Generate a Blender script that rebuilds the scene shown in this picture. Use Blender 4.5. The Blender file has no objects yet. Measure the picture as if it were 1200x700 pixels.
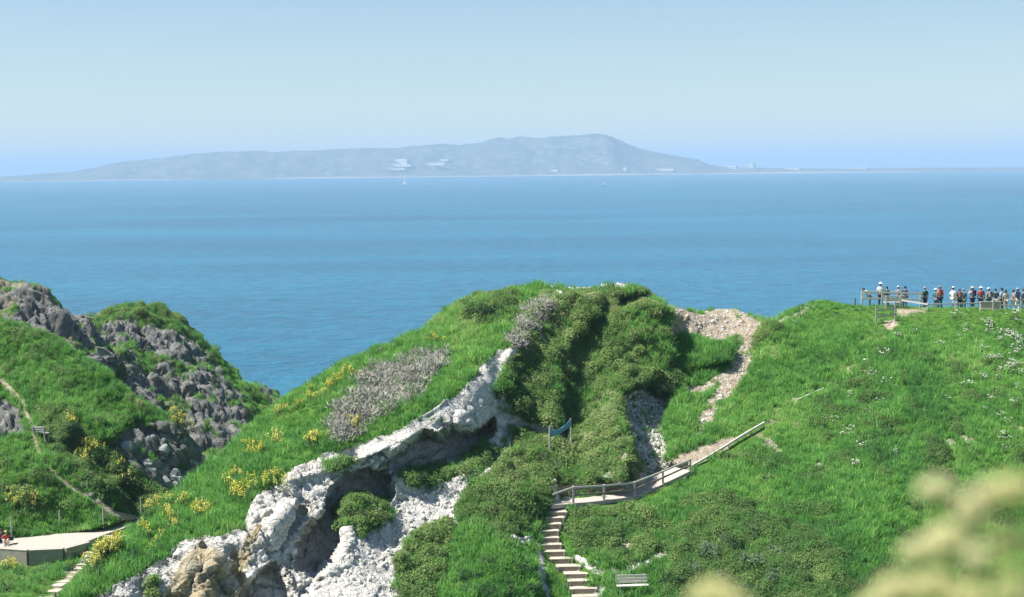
import bpy, bmesh, math, random
import numpy as np
from mathutils import Vector, Matrix, Euler
from mathutils.bvhtree import BVHTree

random.seed(7)
rng = np.random.default_rng(11)
sc = bpy.context.scene
COL = sc.collection
R = math.radians

# ------------------------------------------------------------------ camera
F = 2000.0                      # focal length in pixels of a 1200 px wide picture
CAM_Z = 40.0                    # eye height above the sea
PITCH, ROLL = math.atan((350 - 198) / F), R(-0.62)
cam_d = bpy.data.cameras.new('camera')
cam = bpy.data.objects.new('camera', cam_d)
COL.objects.link(cam)
ROT = Matrix.Rotation(R(90) - PITCH, 3, 'X') @ Matrix.Rotation(ROLL, 3, 'Z')
cam.matrix_world = Matrix.Translation((0, 0, CAM_Z)) @ ROT.to_4x4()
cam_d.sensor_fit = 'HORIZONTAL'
cam_d.sensor_width = 36.0
cam_d.lens = 36.0 * F / 1200.0
cam_d.clip_start = 0.1
cam_d.clip_end = 120000.0
cam_d.dof.use_dof = True
cam_d.dof.focus_distance = 112.0
cam_d.dof.aperture_fstop = 60.0 / 27.0
sc.camera = cam

# ------------------------------------------------------------------ sky, sun, exposure
SUN_EL, SUN_AZ = 55.0, -94.0    # azimuth clockwise from the view direction (+Y)
w = bpy.data.worlds.new('World')
sc.world = w
w.use_nodes = True
nt = w.node_tree
sky = nt.nodes.new('ShaderNodeTexSky')
sky.sky_type = 'NISHITA'
sky.sun_disc = False
sky.sun_elevation = R(SUN_EL)
sky.sun_rotation = R(SUN_AZ)
sky.altitude = 0.0
sky.air_density = 1.0
sky.dust_density = 0.0
sky.ozone_density = 3.2
bg = nt.nodes['Background']
bg.inputs['Strength'].default_value = 0.062
nt.links.new(sky.outputs[0], bg.inputs['Color'])
sun_d = bpy.data.lights.new('sun', 'SUN')
sun_d.energy = 4.9
sun_d.angle = R(0.53)
sun_d.color = (1.0, 0.955, 0.88)
sun = bpy.data.objects.new('sun', sun_d)
COL.objects.link(sun)
SUN_DIR = Vector((math.sin(R(SUN_AZ)) * math.cos(R(SUN_EL)), math.cos(R(SUN_AZ)) * math.cos(R(SUN_EL)), math.sin(R(SUN_EL))))
sun.rotation_euler = SUN_DIR.to_track_quat('Z', 'Y').to_euler()
sun.location = (-60, 0, 120)
sc.view_settings.view_transform = 'Standard'
sc.view_settings.look = 'None'
sc.view_settings.exposure = 0.95
sc.view_settings.gamma = 1.0
sc.view_settings.use_curve_mapping = False
sc.cycles.max_bounces = 6
sc.cycles.diffuse_bounces = 3
sc.cycles.transparent_max_bounces = 6
sc.cycles.volume_bounces = 1
sc.cycles.use_denoising = True

# ------------------------------------------------------------------ pixel <-> place
RN = np.array(ROT)
def pix(u, v, d):
    """photo pixel (1200x700) and depth in metres along the view -> world points"""
    u, v, d = np.broadcast_arrays(np.asarray(u, float), np.asarray(v, float), np.asarray(d, float))
    c = np.stack([(u - 600) / F * d, -(v - 350) / F * d, -d], -1)
    return c @ RN.T + np.array([0, 0, CAM_Z])
def topix(p):
    q = (np.asarray(p, float) - np.array([0, 0, CAM_Z])) @ RN
    return 600 - q[..., 0] / q[..., 2] * F, 350 + q[..., 1] / q[..., 2] * F, -q[..., 2]
def on_plane(u, v, z):
    k = pix(u, v, 1.0) - np.array([0, 0, CAM_Z])
    t = (z - CAM_Z) / k[..., 2]
    return k * t[..., None] + np.array([0, 0, CAM_Z]) if np.ndim(t) else k * t + np.array([0, 0, CAM_Z])

# ------------------------------------------------------------------ numpy noise
def _h(ix, iy, iz, s):
    n = (ix.astype(np.int64) * 374761393 + iy.astype(np.int64) * 668265263 + iz.astype(np.int64) * 2147483647 + s * 974711) & 0xffffffff
    n = ((n ^ (n >> 13)) * 1274126177) & 0xffffffff
    n = ((n ^ (n >> 16)) * 2246822519) & 0xffffffff
    return ((n ^ (n >> 15)) & 0xffffff) / float(0xffffff)
def vnoise(p, s=0):
    i = np.floor(p); f = p - i; f = f * f * (3 - 2 * f)
    i = i.astype(np.int64); r = 0
    for a in (0, 1):
        for b in (0, 1):
            for c in (0, 1):
                wgt = (f[..., 0] if a else 1 - f[..., 0]) * (f[..., 1] if b else 1 - f[..., 1]) * (f[..., 2] if c else 1 - f[..., 2])
                r = r + wgt * _h(i[..., 0] + a, i[..., 1] + b, i[..., 2] + c, s)
    return r * 2 - 1
def fbm(p, o=4, s=0, g=0.5):
    r, a, t = 0, 1.0, 0.0
    for k in range(o):
        r = r + a * vnoise(p * (2.03 ** k) + k * 17.3, s + k); t += a; a *= g
    return r / t
def worley(p, s=0):
    i = np.floor(p).astype(np.int64)
    f1 = np.full(p.shape[:-1], 9.0); f2 = f1.copy(); cid = f1 * 0
    for a in (-1, 0, 1):
        for b in (-1, 0, 1):
            for c in (-1, 0, 1):
                x, y, z = i[..., 0] + a, i[..., 1] + b, i[..., 2] + c
                dd = np.sqrt((x + _h(x, y, z, s) - p[..., 0]) ** 2 + (y + _h(x, y, z, s + 1) - p[..., 1]) ** 2 + (z + _h(x, y, z, s + 2) - p[..., 2]) ** 2)
                near = dd < f1
                f2 = np.where(near, f1, np.minimum(f2, dd))
                cid = np.where(near, _h(x, y, z, s + 3), cid)
                f1 = np.where(near, dd, f1)
    return f1, f2, cid
def facet(p, s, off=0.5, tilt=0.6, crack=0.2, cw=0.08):
    i = np.floor(p).astype(np.int64)
    f1 = np.full(p.shape[:-1], 9.0); f2 = f1.copy(); tl = f1 * 0; cid = f1 * 0
    for a in (-1, 0, 1):
        for b in (-1, 0, 1):
            for c in (-1, 0, 1):
                x, y, z = i[..., 0] + a, i[..., 1] + b, i[..., 2] + c
                h0, h1, h2 = _h(x, y, z, s), _h(x, y, z, s + 1), _h(x, y, z, s + 2)
                vx, vy, vz = p[..., 0] - x - h0, p[..., 1] - y - h1, p[..., 2] - z - h2
                dd = np.sqrt(vx * vx + vy * vy + vz * vz); near = dd < f1
                f2 = np.where(near, f1, np.minimum(f2, dd))
                h3 = _h(x, y, z, s + 3)
                cid = np.where(near, h3, cid)
                tl = np.where(near, vx * (h1 - .5) * 2 + vy * (h0 - .5) * 2 + vz * (h3 - .5) * 2, tl)
                f1 = np.where(near, dd, f1)
    return (cid - 0.5) * off + tl * tilt - crack * np.exp(-((f2 - f1) / cw) ** 2)
def sstep(a, b, x):
    t = np.clip((x - a) / (b - a), 0, 1)
    return t * t * (3 - 2 * t)
def seg_dist(u, v, pts):
    best = np.full(np.shape(u), 1e9)
    for (x0, y0), (x1, y1) in zip(pts[:-1], pts[1:]):
        dx, dy = x1 - x0, y1 - y0
        t = np.clip(((u - x0) * dx + (v - y0) * dy) / (dx * dx + dy * dy + 1e-9), 0, 1)
        best = np.minimum(best, np.hypot(u - x0 - t * dx, v - y0 - t * dy))
    return best
def poly_sd(u, v, pts):
    """signed distance, positive inside"""
    d = seg_dist(u, v, list(pts) + [pts[0]])
    ins = np.zeros(np.shape(u), bool)
    for (x0, y0), (x1, y1) in zip(pts, list(pts[1:]) + [pts[0]]):
        if y0 == y1: continue
        ins ^= ((y0 > v) != (y1 > v)) & (u < (x1 - x0) * (v - y0) / (y1 - y0) + x0)
    return np.where(ins, d, -d)
def tps(ctrl):
    c = np.array(ctrl, float); X = c[:, :2] / 100.0; n = len(c)
    r = np.hypot(X[:, None, 0] - X[None, :, 0], X[:, None, 1] - X[None, :, 1])
    K = r * r * np.log(r + 1e-9) + np.eye(n) * 0.02
    Pm = np.hstack([np.ones((n, 1)), X])
    A = np.block([[K, Pm], [Pm.T, np.zeros((3, 3))]])
    sol = np.linalg.solve(A, np.concatenate([c[:, 2], np.zeros(3)]))
    def f(u, v):
        u = np.asarray(u, float) / 100; v = np.asarray(v, float) / 100
        o = sol[n] + sol[n + 1] * u + sol[n + 2] * v
        for k in range(n):
            r = np.hypot(u - X[k, 0], v - X[k, 1])
            o = o + sol[k] * r * r * np.log(r + 1e-9)
        return o
    return f

# ------------------------------------------------------------------ mesh and material helpers
def tag(o, label=None, cat=None, group=None, kind=None):
    if label: o['label'] = label
    if cat: o['category'] = cat
    if group: o['group'] = group
    if kind: o['kind'] = kind
    return o
def mesh_np(name, V, Fq, smooth=True):
    """V (n,3); Fq (m,3 or 4) index array"""
    me = bpy.data.meshes.new(name)
    V = np.asarray(V, np.float32); Fq = np.asarray(Fq, np.int32); k = Fq.shape[1]
    me.vertices.add(len(V)); me.vertices.foreach_set('co', V.ravel())
    me.loops.add(Fq.size); me.loops.foreach_set('vertex_index', Fq.ravel())
    me.polygons.add(len(Fq))
    me.polygons.foreach_set('loop_start', np.arange(0, Fq.size, k, dtype=np.int32))
    me.polygons.foreach_set('use_smooth', np.full(len(Fq), smooth))
    me.update(calc_edges=True)
    return me
def link(name, me, mat=None, parent=None, loc=None, rot=None):
    o = bpy.data.objects.new(name, me)
    COL.objects.link(o)
    if mat is not None:
        if not me.materials: me.materials.append(mat)
        elif me.materials[0] is not mat:
            o.material_slots[0].link = 'OBJECT'; o.material_slots[0].material = mat
    if parent is not None: o.parent = parent
    if loc is not None: o.location = loc
    if rot is not None: o.rotation_euler = rot
    return o
def empty(name, loc=(0, 0, 0), rz=0.0):
    o = bpy.data.objects.new(name, None)
    COL.objects.link(o); o.location = loc; o.rotation_euler = (0, 0, rz); o.empty_display_size = 0.2
    return o
def copy_tree(o, parent=None):
    c = o.copy(); COL.objects.link(c)
    if parent is not None: c.parent = parent
    for ch in o.children: copy_tree(ch, c)
    return c

class MB:
    """collects boxes, tubes and lathes into one mesh"""
    def __init__(s): s.v, s.f = [], []
    def add(s, v, f):
        n = len(s.v); s.v += [tuple(q) for q in v]; s.f += [tuple(i + n for i in q) for q in f]; return s
    def box(s, c, size, rot=None, bevel=0.0, jit=0.0):
        x, y, z = [q / 2 for q in size]
        M = rot if rot is not None else Matrix.Identity(3)
        pts = []
        if bevel <= 0:
            for sx, sy, sz in ((-1,-1,-1),(1,-1,-1),(1,1,-1),(-1,1,-1),(-1,-1,1),(1,-1,1),(1,1,1),(-1,1,1)):
                p = Vector((sx*x, sy*y, sz*z)) + Vector([random.uniform(-jit, jit) for _ in range(3)])
                pts.append(M @ p + Vector(c))
            return s.add(pts, [(0,3,2,1),(4,5,6,7),(0,1,5,4),(1,2,6,5),(2,3,7,6),(3,0,4,7)])
        bm = bmesh.new(); bmesh.ops.create_cube(bm, size=1.0)
        for q in bm.verts: q.co = Vector((q.co.x*2*x, q.co.y*2*y, q.co.z*2*z))
        bmesh.ops.bevel(bm, geom=list(bm.edges), offset=bevel, segments=2, affect='EDGES', profile=0.7)
        bm.verts.index_update()
        s.add([M @ q.co + Vector(c) for q in bm.verts], [[q.index for q in f.verts] for f in bm.faces]); bm.free()
        return s
    def tube(s, path, radii, n=6, cap=True):
        path = [Vector(p) for p in path]; m = len(path); vs = []
        for i, p in enumerate(path):
            t = (path[min(i+1, m-1)] - path[max(i-1, 0)]).normalized()
            a = t.cross(Vector((0.31, 0.9, 0.2))).normalized(); b = t.cross(a)
            r = radii[i] if hasattr(radii, '__len__') else radii
            vs += [p + (a*math.cos(2*math.pi*k/n) + b*math.sin(2*math.pi*k/n))*r for k in range(n)]
        fs = [(i*n+k, i*n+(k+1)%n, (i+1)*n+(k+1)%n, (i+1)*n+k) for i in range(m-1) for k in range(n)]
        if cap: fs += [tuple(range(n-1, -1, -1)), tuple(range((m-1)*n, m*n))]
        return s.add(vs, fs)
    def lathe(s, prof, n=12, c=(0,0,0), M=None, sx=1, sy=1):
        vs = []
        for r, z in prof:
            for k in range(n):
                p = Vector((r*math.cos(2*math.pi*k/n)*sx, r*math.sin(2*math.pi*k/n)*sy, z))
                vs.append((M @ p if M else p) + Vector(c))
        m = len(prof)
        return s.add(vs, [(i*n+k, i*n+(k+1)%n, (i+1)*n+(k+1)%n, (i+1)*n+k) for i in range(m-1) for k in range(n)] + [tuple(range(n-1,-1,-1)), tuple(range((m-1)*n, m*n))])
    def beam(s, a, b, wd, ht, bevel=0.0, up=(0,0,1)):
        a, b = Vector(a), Vector(b); t = b - a; L = t.length; t.normalize()
        side = t.cross(Vector(up)).normalized(); u2 = side.cross(t)
        M = Matrix((t, side, u2)).transposed()
        return s.box((a + b) / 2, (L, wd, ht), M, bevel)
    def mesh(s, name, smooth=False):
        me = bpy.data.meshes.new(name); me.from_pydata([tuple(q) for q in s.v], [], s.f)
        if smooth: me.polygons.foreach_set('use_smooth', [True]*len(me.polygons))
        me.update(); return me
    def build(s, name, mat, parent=None, smooth=False, loc=None):
        return link(name, s.mesh(name, smooth), mat, parent, loc)

class Nodes:
    def __init__(s, name):
        s.m = bpy.data.materials.new(name); s.m.use_nodes = True
        s.t = s.m.node_tree; s.b = s.t.nodes['Principled BSDF']; s.out = s.t.nodes['Material Output']
        s.co = s.t.nodes.new('ShaderNodeTexCoord')
    def n(s, typ, **kw):
        k = s.t.nodes.new(typ)
        for a, b in kw.items(): setattr(k, a, b)
        return k
    def l(s, a, b): s.t.links.new(a, b)
    def noise(s, scale, detail=4, rough=0.55, vec=None, stretch=None, dist=0.0):
        k = s.n('ShaderNodeTexNoise'); k.inputs['Scale'].default_value = scale; k.inputs['Detail'].default_value = detail
        k.inputs['Roughness'].default_value = rough; k.inputs['Distortion'].default_value = dist
        src = vec or s.co.outputs['Object']
        if stretch:
            mp = s.n('ShaderNodeMapping'); mp.inputs['Scale'].default_value = stretch; s.l(src, mp.inputs[0]); src = mp.outputs[0]
        s.l(src, k.inputs['Vector']); return k.outputs['Fac']
    def ramp(s, fac, stops):
        k = s.n('ShaderNodeValToRGB'); e = k.color_ramp.elements
        while len(e) < len(stops): e.new(0.5)
        for q, (p, c) in zip(e, stops):
            q.position = p; q.color = (*c, 1) if len(c) == 3 else c
        s.l(fac, k.inputs[0]); return k.outputs[0]
    def mix(s, fac, a, b, mode='MIX'):
        k = s.n('ShaderNodeMix', data_type='RGBA', blend_type=mode)
        for sock, val in ((k.inputs[0], fac), (k.inputs[6], a), (k.inputs[7], b)):
            if hasattr(val, 'type') and hasattr(val, 'node'): s.l(val, sock)
            elif isinstance(val, (int, float)): sock.default_value = val
            else: sock.default_value = (*val, 1)
        return k.outputs[2]
    def math(s, op, a, b=0.0, c=None):
        k = s.n('ShaderNodeMath', operation=op)
        for sock, val in zip(k.inputs, (a, b, c)):
            if val is None: continue
            if hasattr(val, 'node'): s.l(val, sock)
            else: sock.default_value = val
        return k.outputs[0]
    def bump(s, h, strength=0.5, dist=0.05):
        k = s.n('ShaderNodeBump'); k.inputs['Strength'].default_value = strength; k.inputs['Distance'].default_value = dist
        s.l(h, k.inputs['Height']); s.l(k.outputs[0], s.b.inputs['Normal'])
    def set(s, **kw):
        for a, b in kw.items():
            q = s.b.inputs[a.replace('_', ' ')]
            if hasattr(b, 'node'): s.l(b, q)
            else: q.default_value = (*b, 1) if isinstance(b, tuple) and len(b) == 3 else b
        return s

def mat_simple(name, a, b, scale=8.0, rough=0.75, bump=0.3, bdist=0.01, stretch=None):
    k = Nodes(name); f = k.noise(scale, 5, 0.6, stretch=stretch)
    k.set(Base_Color=k.ramp(f, [(0.3, a), (0.7, b)]), Roughness=rough)
    k.bump(f, bump, bdist); return k.m
# ------------------------------------------------------------------ terrain material
def attr(k, name, kind='GEOMETRY'):
    q = k.n('ShaderNodeAttribute', attribute_type=kind); q.attribute_name = name; return q
def terrain_material(name):
    k = Nodes(name)
    a = attr(k, 'cover_a'); b = attr(k, 'cover_b')
    sa = k.n('ShaderNodeSeparateColor'); k.l(a.outputs['Color'], sa.inputs[0])
    sb = k.n('ShaderNodeSeparateColor'); k.l(b.outputs['Color'], sb.inputs[0])
    scrub, chalk, tan = sa.outputs[0], sa.outputs[1], sa.outputs[2]
    rock, ochre, dead = sb.outputs[0], sb.outputs[1], sb.outputs[2]
    n1 = k.noise(0.35, 5, 0.6); n2 = k.noise(2.2, 6, 0.65); n3 = k.noise(9.0, 5, 0.7); n4 = k.noise(1.1, 6, 0.7, dist=0.6)
    grass = k.ramp(n2, [(0.30, (0.045, 0.105, 0.018)), (0.50, (0.080, 0.180, 0.026)), (0.72, (0.130, 0.240, 0.040))])
    sc_c = k.ramp(n3, [(0.28, (0.050, 0.085, 0.026)), (0.50, (0.095, 0.150, 0.046)), (0.74, (0.175, 0.210, 0.095))])
    ch_c = k.ramp(n4, [(0.22, (0.42, 0.405, 0.365)), (0.42, (0.57, 0.55, 0.505)), (0.60, (0.65, 0.63, 0.58)), (0.80, (0.56, 0.52, 0.45))])
    n5 = k.noise(4.0, 8, 0.75); vo = k.n('ShaderNodeTexVoronoi', feature='DISTANCE_TO_EDGE'); vo.inputs['Scale'].default_value = 1.3
    wv = k.n('ShaderNodeVectorMath', operation='MULTIPLY_ADD'); nz = k.n('ShaderNodeTexNoise'); nz.inputs['Scale'].default_value = 1.5; k.l(k.co.outputs['Object'], nz.inputs['Vector']); k.l(nz.outputs['Color'], wv.inputs[0]); wv.inputs[1].default_value = (0.9, 0.9, 0.9); k.l(k.co.outputs['Object'], wv.inputs[2]); k.l(wv.outputs[0], vo.inputs['Vector'])
    crack = k.ramp(vo.outputs['Distance'], [(0.0, (1, 1, 1)), (0.05, (0, 0, 0))])
    ch_c = k.mix(k.math('MULTIPLY', k.ramp(n5, [(0.54, (0, 0, 0)), (0.64, (1, 1, 1))]), 0.6), ch_c, (0.27, 0.265, 0.235))  # dark specks: small pit shadows put into the chalk colour, plus plant specks
    ch_c = k.mix(k.math('MULTIPLY', crack, 0.35), ch_c, (0.25, 0.24, 0.21))  # cracks darkened in the colour too, as small shadows
    ta_c = k.ramp(n2, [(0.25, (0.28, 0.22, 0.15)), (0.50, (0.42, 0.35, 0.265)), (0.75, (0.53, 0.47, 0.39))])
    ro_c = k.ramp(n4, [(0.25, (0.085, 0.09, 0.085)), (0.48, (0.17, 0.175, 0.165)), (0.66, (0.27, 0.265, 0.245)), (0.8, (0.13, 0.145, 0.09))])
    oc_c = k.ramp(n4, [(0.25, (0.22, 0.19, 0.12)), (0.5, (0.38, 0.31, 0.17)), (0.72, (0.50, 0.36, 0.15))])
    de_c = k.ramp(n3, [(0.3, (0.14, 0.15, 0.09)), (0.7, (0.27, 0.27, 0.20))])
    c = k.mix(scrub, grass, sc_c); c = k.mix(dead, c, de_c); c = k.mix(tan, c, ta_c)
    c = k.mix(chalk, c, ch_c); c = k.mix(rock, c, ro_c); c = k.mix(ochre, c, oc_c)
    k.set(Base_Color=c, Roughness=0.92); k.b.inputs['Specular IOR Level'].default_value = 0.15
    h = k.math('ADD', k.math('MULTIPLY', n5, 0.9), n4); h = k.math('SUBTRACT', h, k.math('MULTIPLY', crack, 0.35))
    k.bump(h, 0.8, 0.22)
    return k.m
M_TER = terrain_material('hill_cover')

# ------------------------------------------------------------------ terrain sheets
class Sheet: pass
def make_sheet(name, u0, u1, du, nv, sil, vbot, ctrl, feats, covers, disp, back=(0.85, 34.0), flat=None):
    S = Sheet(); S.name = name
    us = np.arange(u0, u1 + 0.1, du); nu = len(us)
    sx, sy = zip(*sil)
    top = np.interp(us, sx, sy)
    kern = np.ones(7) / 7; top = np.convolve(np.pad(top, 3, mode='edge'), kern, 'valid')
    tt = np.linspace(0, 1, nv)[:, None]
    U = np.broadcast_to(us[None, :], (nv, nu)).copy(); Vv = top[None, :] + (vbot - top[None, :]) * tt
    f = tps(ctrl)
    def D(u, v):
        d = f(u, v)
        for q in feats: d = d + q(u, v)
        return d
    S.D = D
    d = D(U, Vv) + 0.9 * np.exp(-(Vv - top[None, :]) / 4.0)
    P = pix(U, Vv, d)
    # the far side of the crest, falling away
    away = P[0] * np.array([1, 1, 0]); away[:, 1] -= 0; away /= np.linalg.norm(away, axis=1)[:, None]
    s = np.concatenate([np.linspace(0.12, 2.0, 10), np.linspace(2.5, back[1], 26)])[::-1]
    los = (CAM_Z - P[0, :, 2]) / np.hypot(P[0, :, 0], P[0, :, 1])
    fl = np.interp(us, [q[0] for q in flat], [q[1] for q in flat]) if flat else np.zeros(nu)
    sl = s[:, None]
    drop = (los[None, :] + 0.035) * np.minimum(sl, 1.0 + fl[None, :]) + 0.02 * sl + (np.maximum(sl - 1.0 - fl[None, :], 0)) * (back[0] + los[None, :])
    B = P[0][None] + away[None] * sl[..., None]; B[..., 2] -= drop
    nb = len(s); P = np.concatenate([B, P], 0)
    U = np.concatenate([np.repeat(U[:1], nb, 0), U], 0); Vv = np.concatenate([np.repeat(Vv[:1], nb, 0), Vv], 0)
    vis = np.concatenate([np.zeros((nb, nu)), np.ones((nv, nu))], 0)
    S.cov = covers(U, Vv, P, vis)
    du_ = np.gradient(P, axis=1); dv_ = np.gradient(P, axis=0)
    N = np.cross(du_, dv_); N /= np.linalg.norm(N, axis=-1)[..., None] + 1e-9
    N *= np.sign(np.sum(N * (np.array([0, 0, CAM_Z]) - P), -1).mean())
    fade = 1 - np.exp(-np.concatenate([np.zeros((nb, nu)) + 3, (np.linspace(0, 1, nv)[:, None] * (vbot - top)[None, :] + 2) / 5.0], 0))
    P = P + N * (disp(U, Vv, P, S.cov, N) * fade)[..., None]
    S.P = P; nr = P.shape[0]
    ii = np.arange(nr * nu).reshape(nr, nu)
    Q = np.stack([ii[:-1, :-1], ii[1:, :-1], ii[1:, 1:], ii[:-1, 1:]], -1).reshape(-1, 4)
    S.V = P.reshape(-1, 3); S.Q = Q; S.vis = vis.reshape(-1); S.U = U.reshape(-1); S.Vp = Vv.reshape(-1)
    me = mesh_np(name, S.V, Q)
    for an, keys in (('cover_a', ('scrub', 'chalk', 'tan')), ('cover_b', ('rock', 'ochre', 'dead'))):
        at = me.attributes.new(an, 'FLOAT_COLOR', 'POINT')
        col = np.ones((len(S.V), 4), np.float32)
        for i, kx in enumerate(keys): col[:, i] = np.clip(S.cov[kx], 0, 1).reshape(-1)
        at.data.foreach_set('color', col.ravel())
    S.o = tag(link(name, me, M_TER), kind='structure')
    S.bvh = BVHTree.FromPolygons(S.V.tolist(), Q.tolist())
    fn = np.cross(S.V[Q[:, 2]] - S.V[Q[:, 0]], S.V[Q[:, 3]] - S.V[Q[:, 1]]); S.area = np.linalg.norm(fn, axis=1) / 2
    fn /= (2 * S.area[:, None] + 1e-9); S.fn = fn * np.where(fn[:, 2:3] < 0, -1, 1)
    S.fc = {q: c.reshape(-1)[Q].mean(1) for q, c in S.cov.items()}
    S.fvis = S.vis[Q].mean(1)
    return S
def hit(S, u, v):
    k = Vector(pix(u, v, 1.0) - np.array([0, 0, CAM_Z])).normalized()
    loc, nor, _, _ = S.bvh.ray_cast(Vector((0, 0, CAM_Z)), k)
    if loc is None: loc = Vector(pix(u, v, float(S.D(u, v)))); nor = Vector((0, 0, 1))
    return loc, nor
def ground(S, x, y, top=80.0):
    loc, nor, _, _ = S.bvh.ray_cast(Vector((x, y, top)), Vector((0, 0, -1)))
    return loc.z if loc is not None else 0.0

# features on the depth of a sheet
def spur(poly, amp, soft, ramp=None):
    def q(u, v):
        k = sstep(-soft, soft, poly_sd(u, v, poly)) * amp
        if ramp: k = k * np.clip((u - ramp[0]) / (ramp[1] - ramp[0]), 0, 1)
        return -k
    return q
def ridge(pts, amp, width):
    return lambda u, v: -amp * np.exp(-(seg_dist(u, v, pts) / width) ** 2)
def soft(sd, w): return sstep(-w, w, sd)

# ---- main hillside: the right slope, the saddle and the chalk ridge
SIL_A = [(-80, 830), (60, 716), (80, 700), (120, 662), (165, 612), (205, 578), (250, 540), (290, 505), (335, 470), (380, 443), (440, 408), (462, 403), (500, 387), (530, 362), (560, 349), (600, 343), (635, 333), (700, 337),
         (738, 336), (757, 341), (768, 352), (800, 362), (820, 367), (842, 362), (862, 363), (890, 374), (902, 379), (920, 371), (945, 358), (965, 353), (985, 357), (1000, 358), (1060, 359), (1100, 361), (1150, 362), (1200, 363), (1290, 364)]
CT_A = [(80, 700, 82), (165, 612, 89), (250, 540, 95), (335, 470, 101), (440, 408, 107), (500, 387, 110), (560, 350, 113), (635, 333, 116), (735, 336, 117.5), (768, 352, 119),
        (800, 362, 121), (860, 363, 124), (902, 379, 122), (960, 355, 127.5), (1000, 358, 126), (1100, 361, 125), (1200, 363, 125), (1290, 364, 125), (1430, 366, 125), (1430, 500, 110), (1430, 640, 97), (1430, 780, 86),
        (130, 680, 83), (200, 650, 86.5), (300, 560, 92.5), (400, 480, 98.5), (480, 440, 103), (560, 400, 108),
        (110, 720, 81), (200, 672, 85), (278, 630, 87.5), (330, 572, 91.5), (395, 537, 94.5), (470, 508, 97), (515, 485, 99), (560, 450, 102), (600, 405, 106.5),
        (200, 720, 83.5), (290, 700, 85.5), (360, 700, 86.5), (430, 700, 87), (500, 700, 88.5), (400, 640, 89.6), (350, 640, 88.8), (450, 640, 91), (480, 590, 95), (540, 590, 95.8), (530, 640, 92.5),
        (560, 560, 98), (590, 515, 102.5), (600, 490, 104.5), (640, 500, 105.2), (600, 600, 95.5), (590, 660, 91.5), (560, 720, 88), (630, 720, 90),
        (655, 507, 105), (655, 560, 100.7), (664, 589, 98.5), (642, 631, 95.6), (666, 664, 93.4), (685, 699, 91), (740, 583, 100), (777, 566, 101.7), (810, 552, 103.2), (720, 640, 95), (742, 695, 91.3),
        (640, 400, 111), (690, 400, 112.8), (740, 400, 113.5), (690, 470, 108.3), (740, 500, 106.5), (640, 450, 107.5), (600, 440, 106.5),
        (790, 430, 115), (840, 430, 116.5), (880, 400, 119.8), (820, 480, 110.5), (850, 500, 108.7), (895, 500, 109.6), (950, 460, 114.2), (1000, 420, 118), (1045, 378, 123),
        (800, 640, 94.6), (900, 640, 95), (1000, 640, 96), (1100, 640, 97), (1200, 640, 97), (1290, 640, 97), (880, 720, 88.6), (1000, 720, 89.5), (1200, 720, 90), (780, 720, 89.5),
        (900, 560, 102.5), (1000, 550, 104), (1100, 550, 105), (1200, 550, 105), (1290, 550, 105), (1000, 480, 111), (1100, 450, 114.5), (1200, 450, 114.5), (1290, 450, 114.5), (940, 410, 120), (1040, 780, 85), (1290, 780, 86), (700, 780, 85.5), (400, 780, 82), (100, 780, 78)]
P1 = [(594, 402), (618, 366), (655, 346), (702, 350), (696, 372), (674, 398), (659, 428), (654, 470), (656, 506), (640, 500), (600, 488), (580, 466)]
P2 = [(700, 440), (712, 385), (722, 362), (770, 358), (794, 369), (783, 388), (786, 418), (775, 436), (748, 452), (728, 468), (700, 480), (672, 500), (668, 470)]
P3 = [(690, 500), (725, 470), (733, 500), (742, 540), (730, 568), (690, 560), (676, 530)]
BAY1 = [(468, 528), (484, 514), (498, 506), (514, 512), (530, 503), (548, 507), (578, 492), (579, 505), (568, 524), (545, 538), (520, 547), (490, 556), (462, 556), (455, 540)]
BAY2 = [(376, 604), (390, 574), (404, 560), (436, 551), (448, 550), (460, 556), (459, 580), (452, 592), (430, 584), (408, 590), (402, 622), (404, 640), (390, 662), (370, 672), (352, 660), (352, 628)]
BAY3 = [(284, 690), (300, 672), (322, 660), (336, 690), (338, 720), (284, 720)]
CAP = [(720, 350), (765, 343), (766, 351), (742, 360), (728, 366), (720, 362)]
SCREE = [(728, 470), (740, 458), (764, 450), (786, 466), (781, 500), (784, 540), (806, 562), (762, 566), (748, 545), (736, 520), (730, 500)]
FE_A = [spur(P1, 1.35, 7, (560, 650)), spur(P2, 1.25, 6, (690, 780)), spur(P3, 2.6, 6, (670, 735)),
        spur(BAY1, -4.2, 4), spur(BAY2, -3.4, 4), spur(BAY3, -1.5, 3), spur(CAP, -2.6, 3), spur(SCREE, -2.4, 6),
        spur([(600, 512), (640, 515), (648, 545), (646, 585), (610, 592), (560, 590), (575, 545)], 0.7, 10, (560, 640)),
        spur([(528, 620), (560, 612), (605, 640), (632, 662), (630, 720), (520, 720)], 1.2, 9, (520, 620)),
        spur([(792, 392), (812, 388), (826, 402), (858, 408), (856, 424), (830, 430), (800, 430), (788, 415)], 1.6, 5, (780, 840)),
        spur([(745, 355), (775, 352), (790, 362), (770, 372)], 0.8, 4),
        ridge([(255, 660), (235, 700)], 0.6, 12), ridge([(275, 650), (285, 700)], -0.5, 9), ridge([(210, 690), (222, 665)], 0.5, 8), ridge([(318, 620), (345, 590)], 0.9, 6), ridge([(330, 640), (352, 600)], -0.8, 6),
        ridge([(340, 560), (395, 545), (440, 530), (480, 512)], 0.7, 8), ridge([(1000, 640), (1060, 560), (1160, 480)], 0.8, 40), ridge([(880, 600), (940, 540), (1010, 470)], -0.7, 30),
        ridge([(950, 462), (1000, 428), (1038, 392)], -0.5, 10), ridge([(664, 588), (646, 610), (642, 632), (656, 655), (686, 700)], -0.40, 15), spur([(644, 596), (672, 595), (708, 590), (744, 586), (777, 571), (812, 554), (806, 543), (770, 556), (740, 568), (650, 572)], -0.75, 4)]

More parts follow.
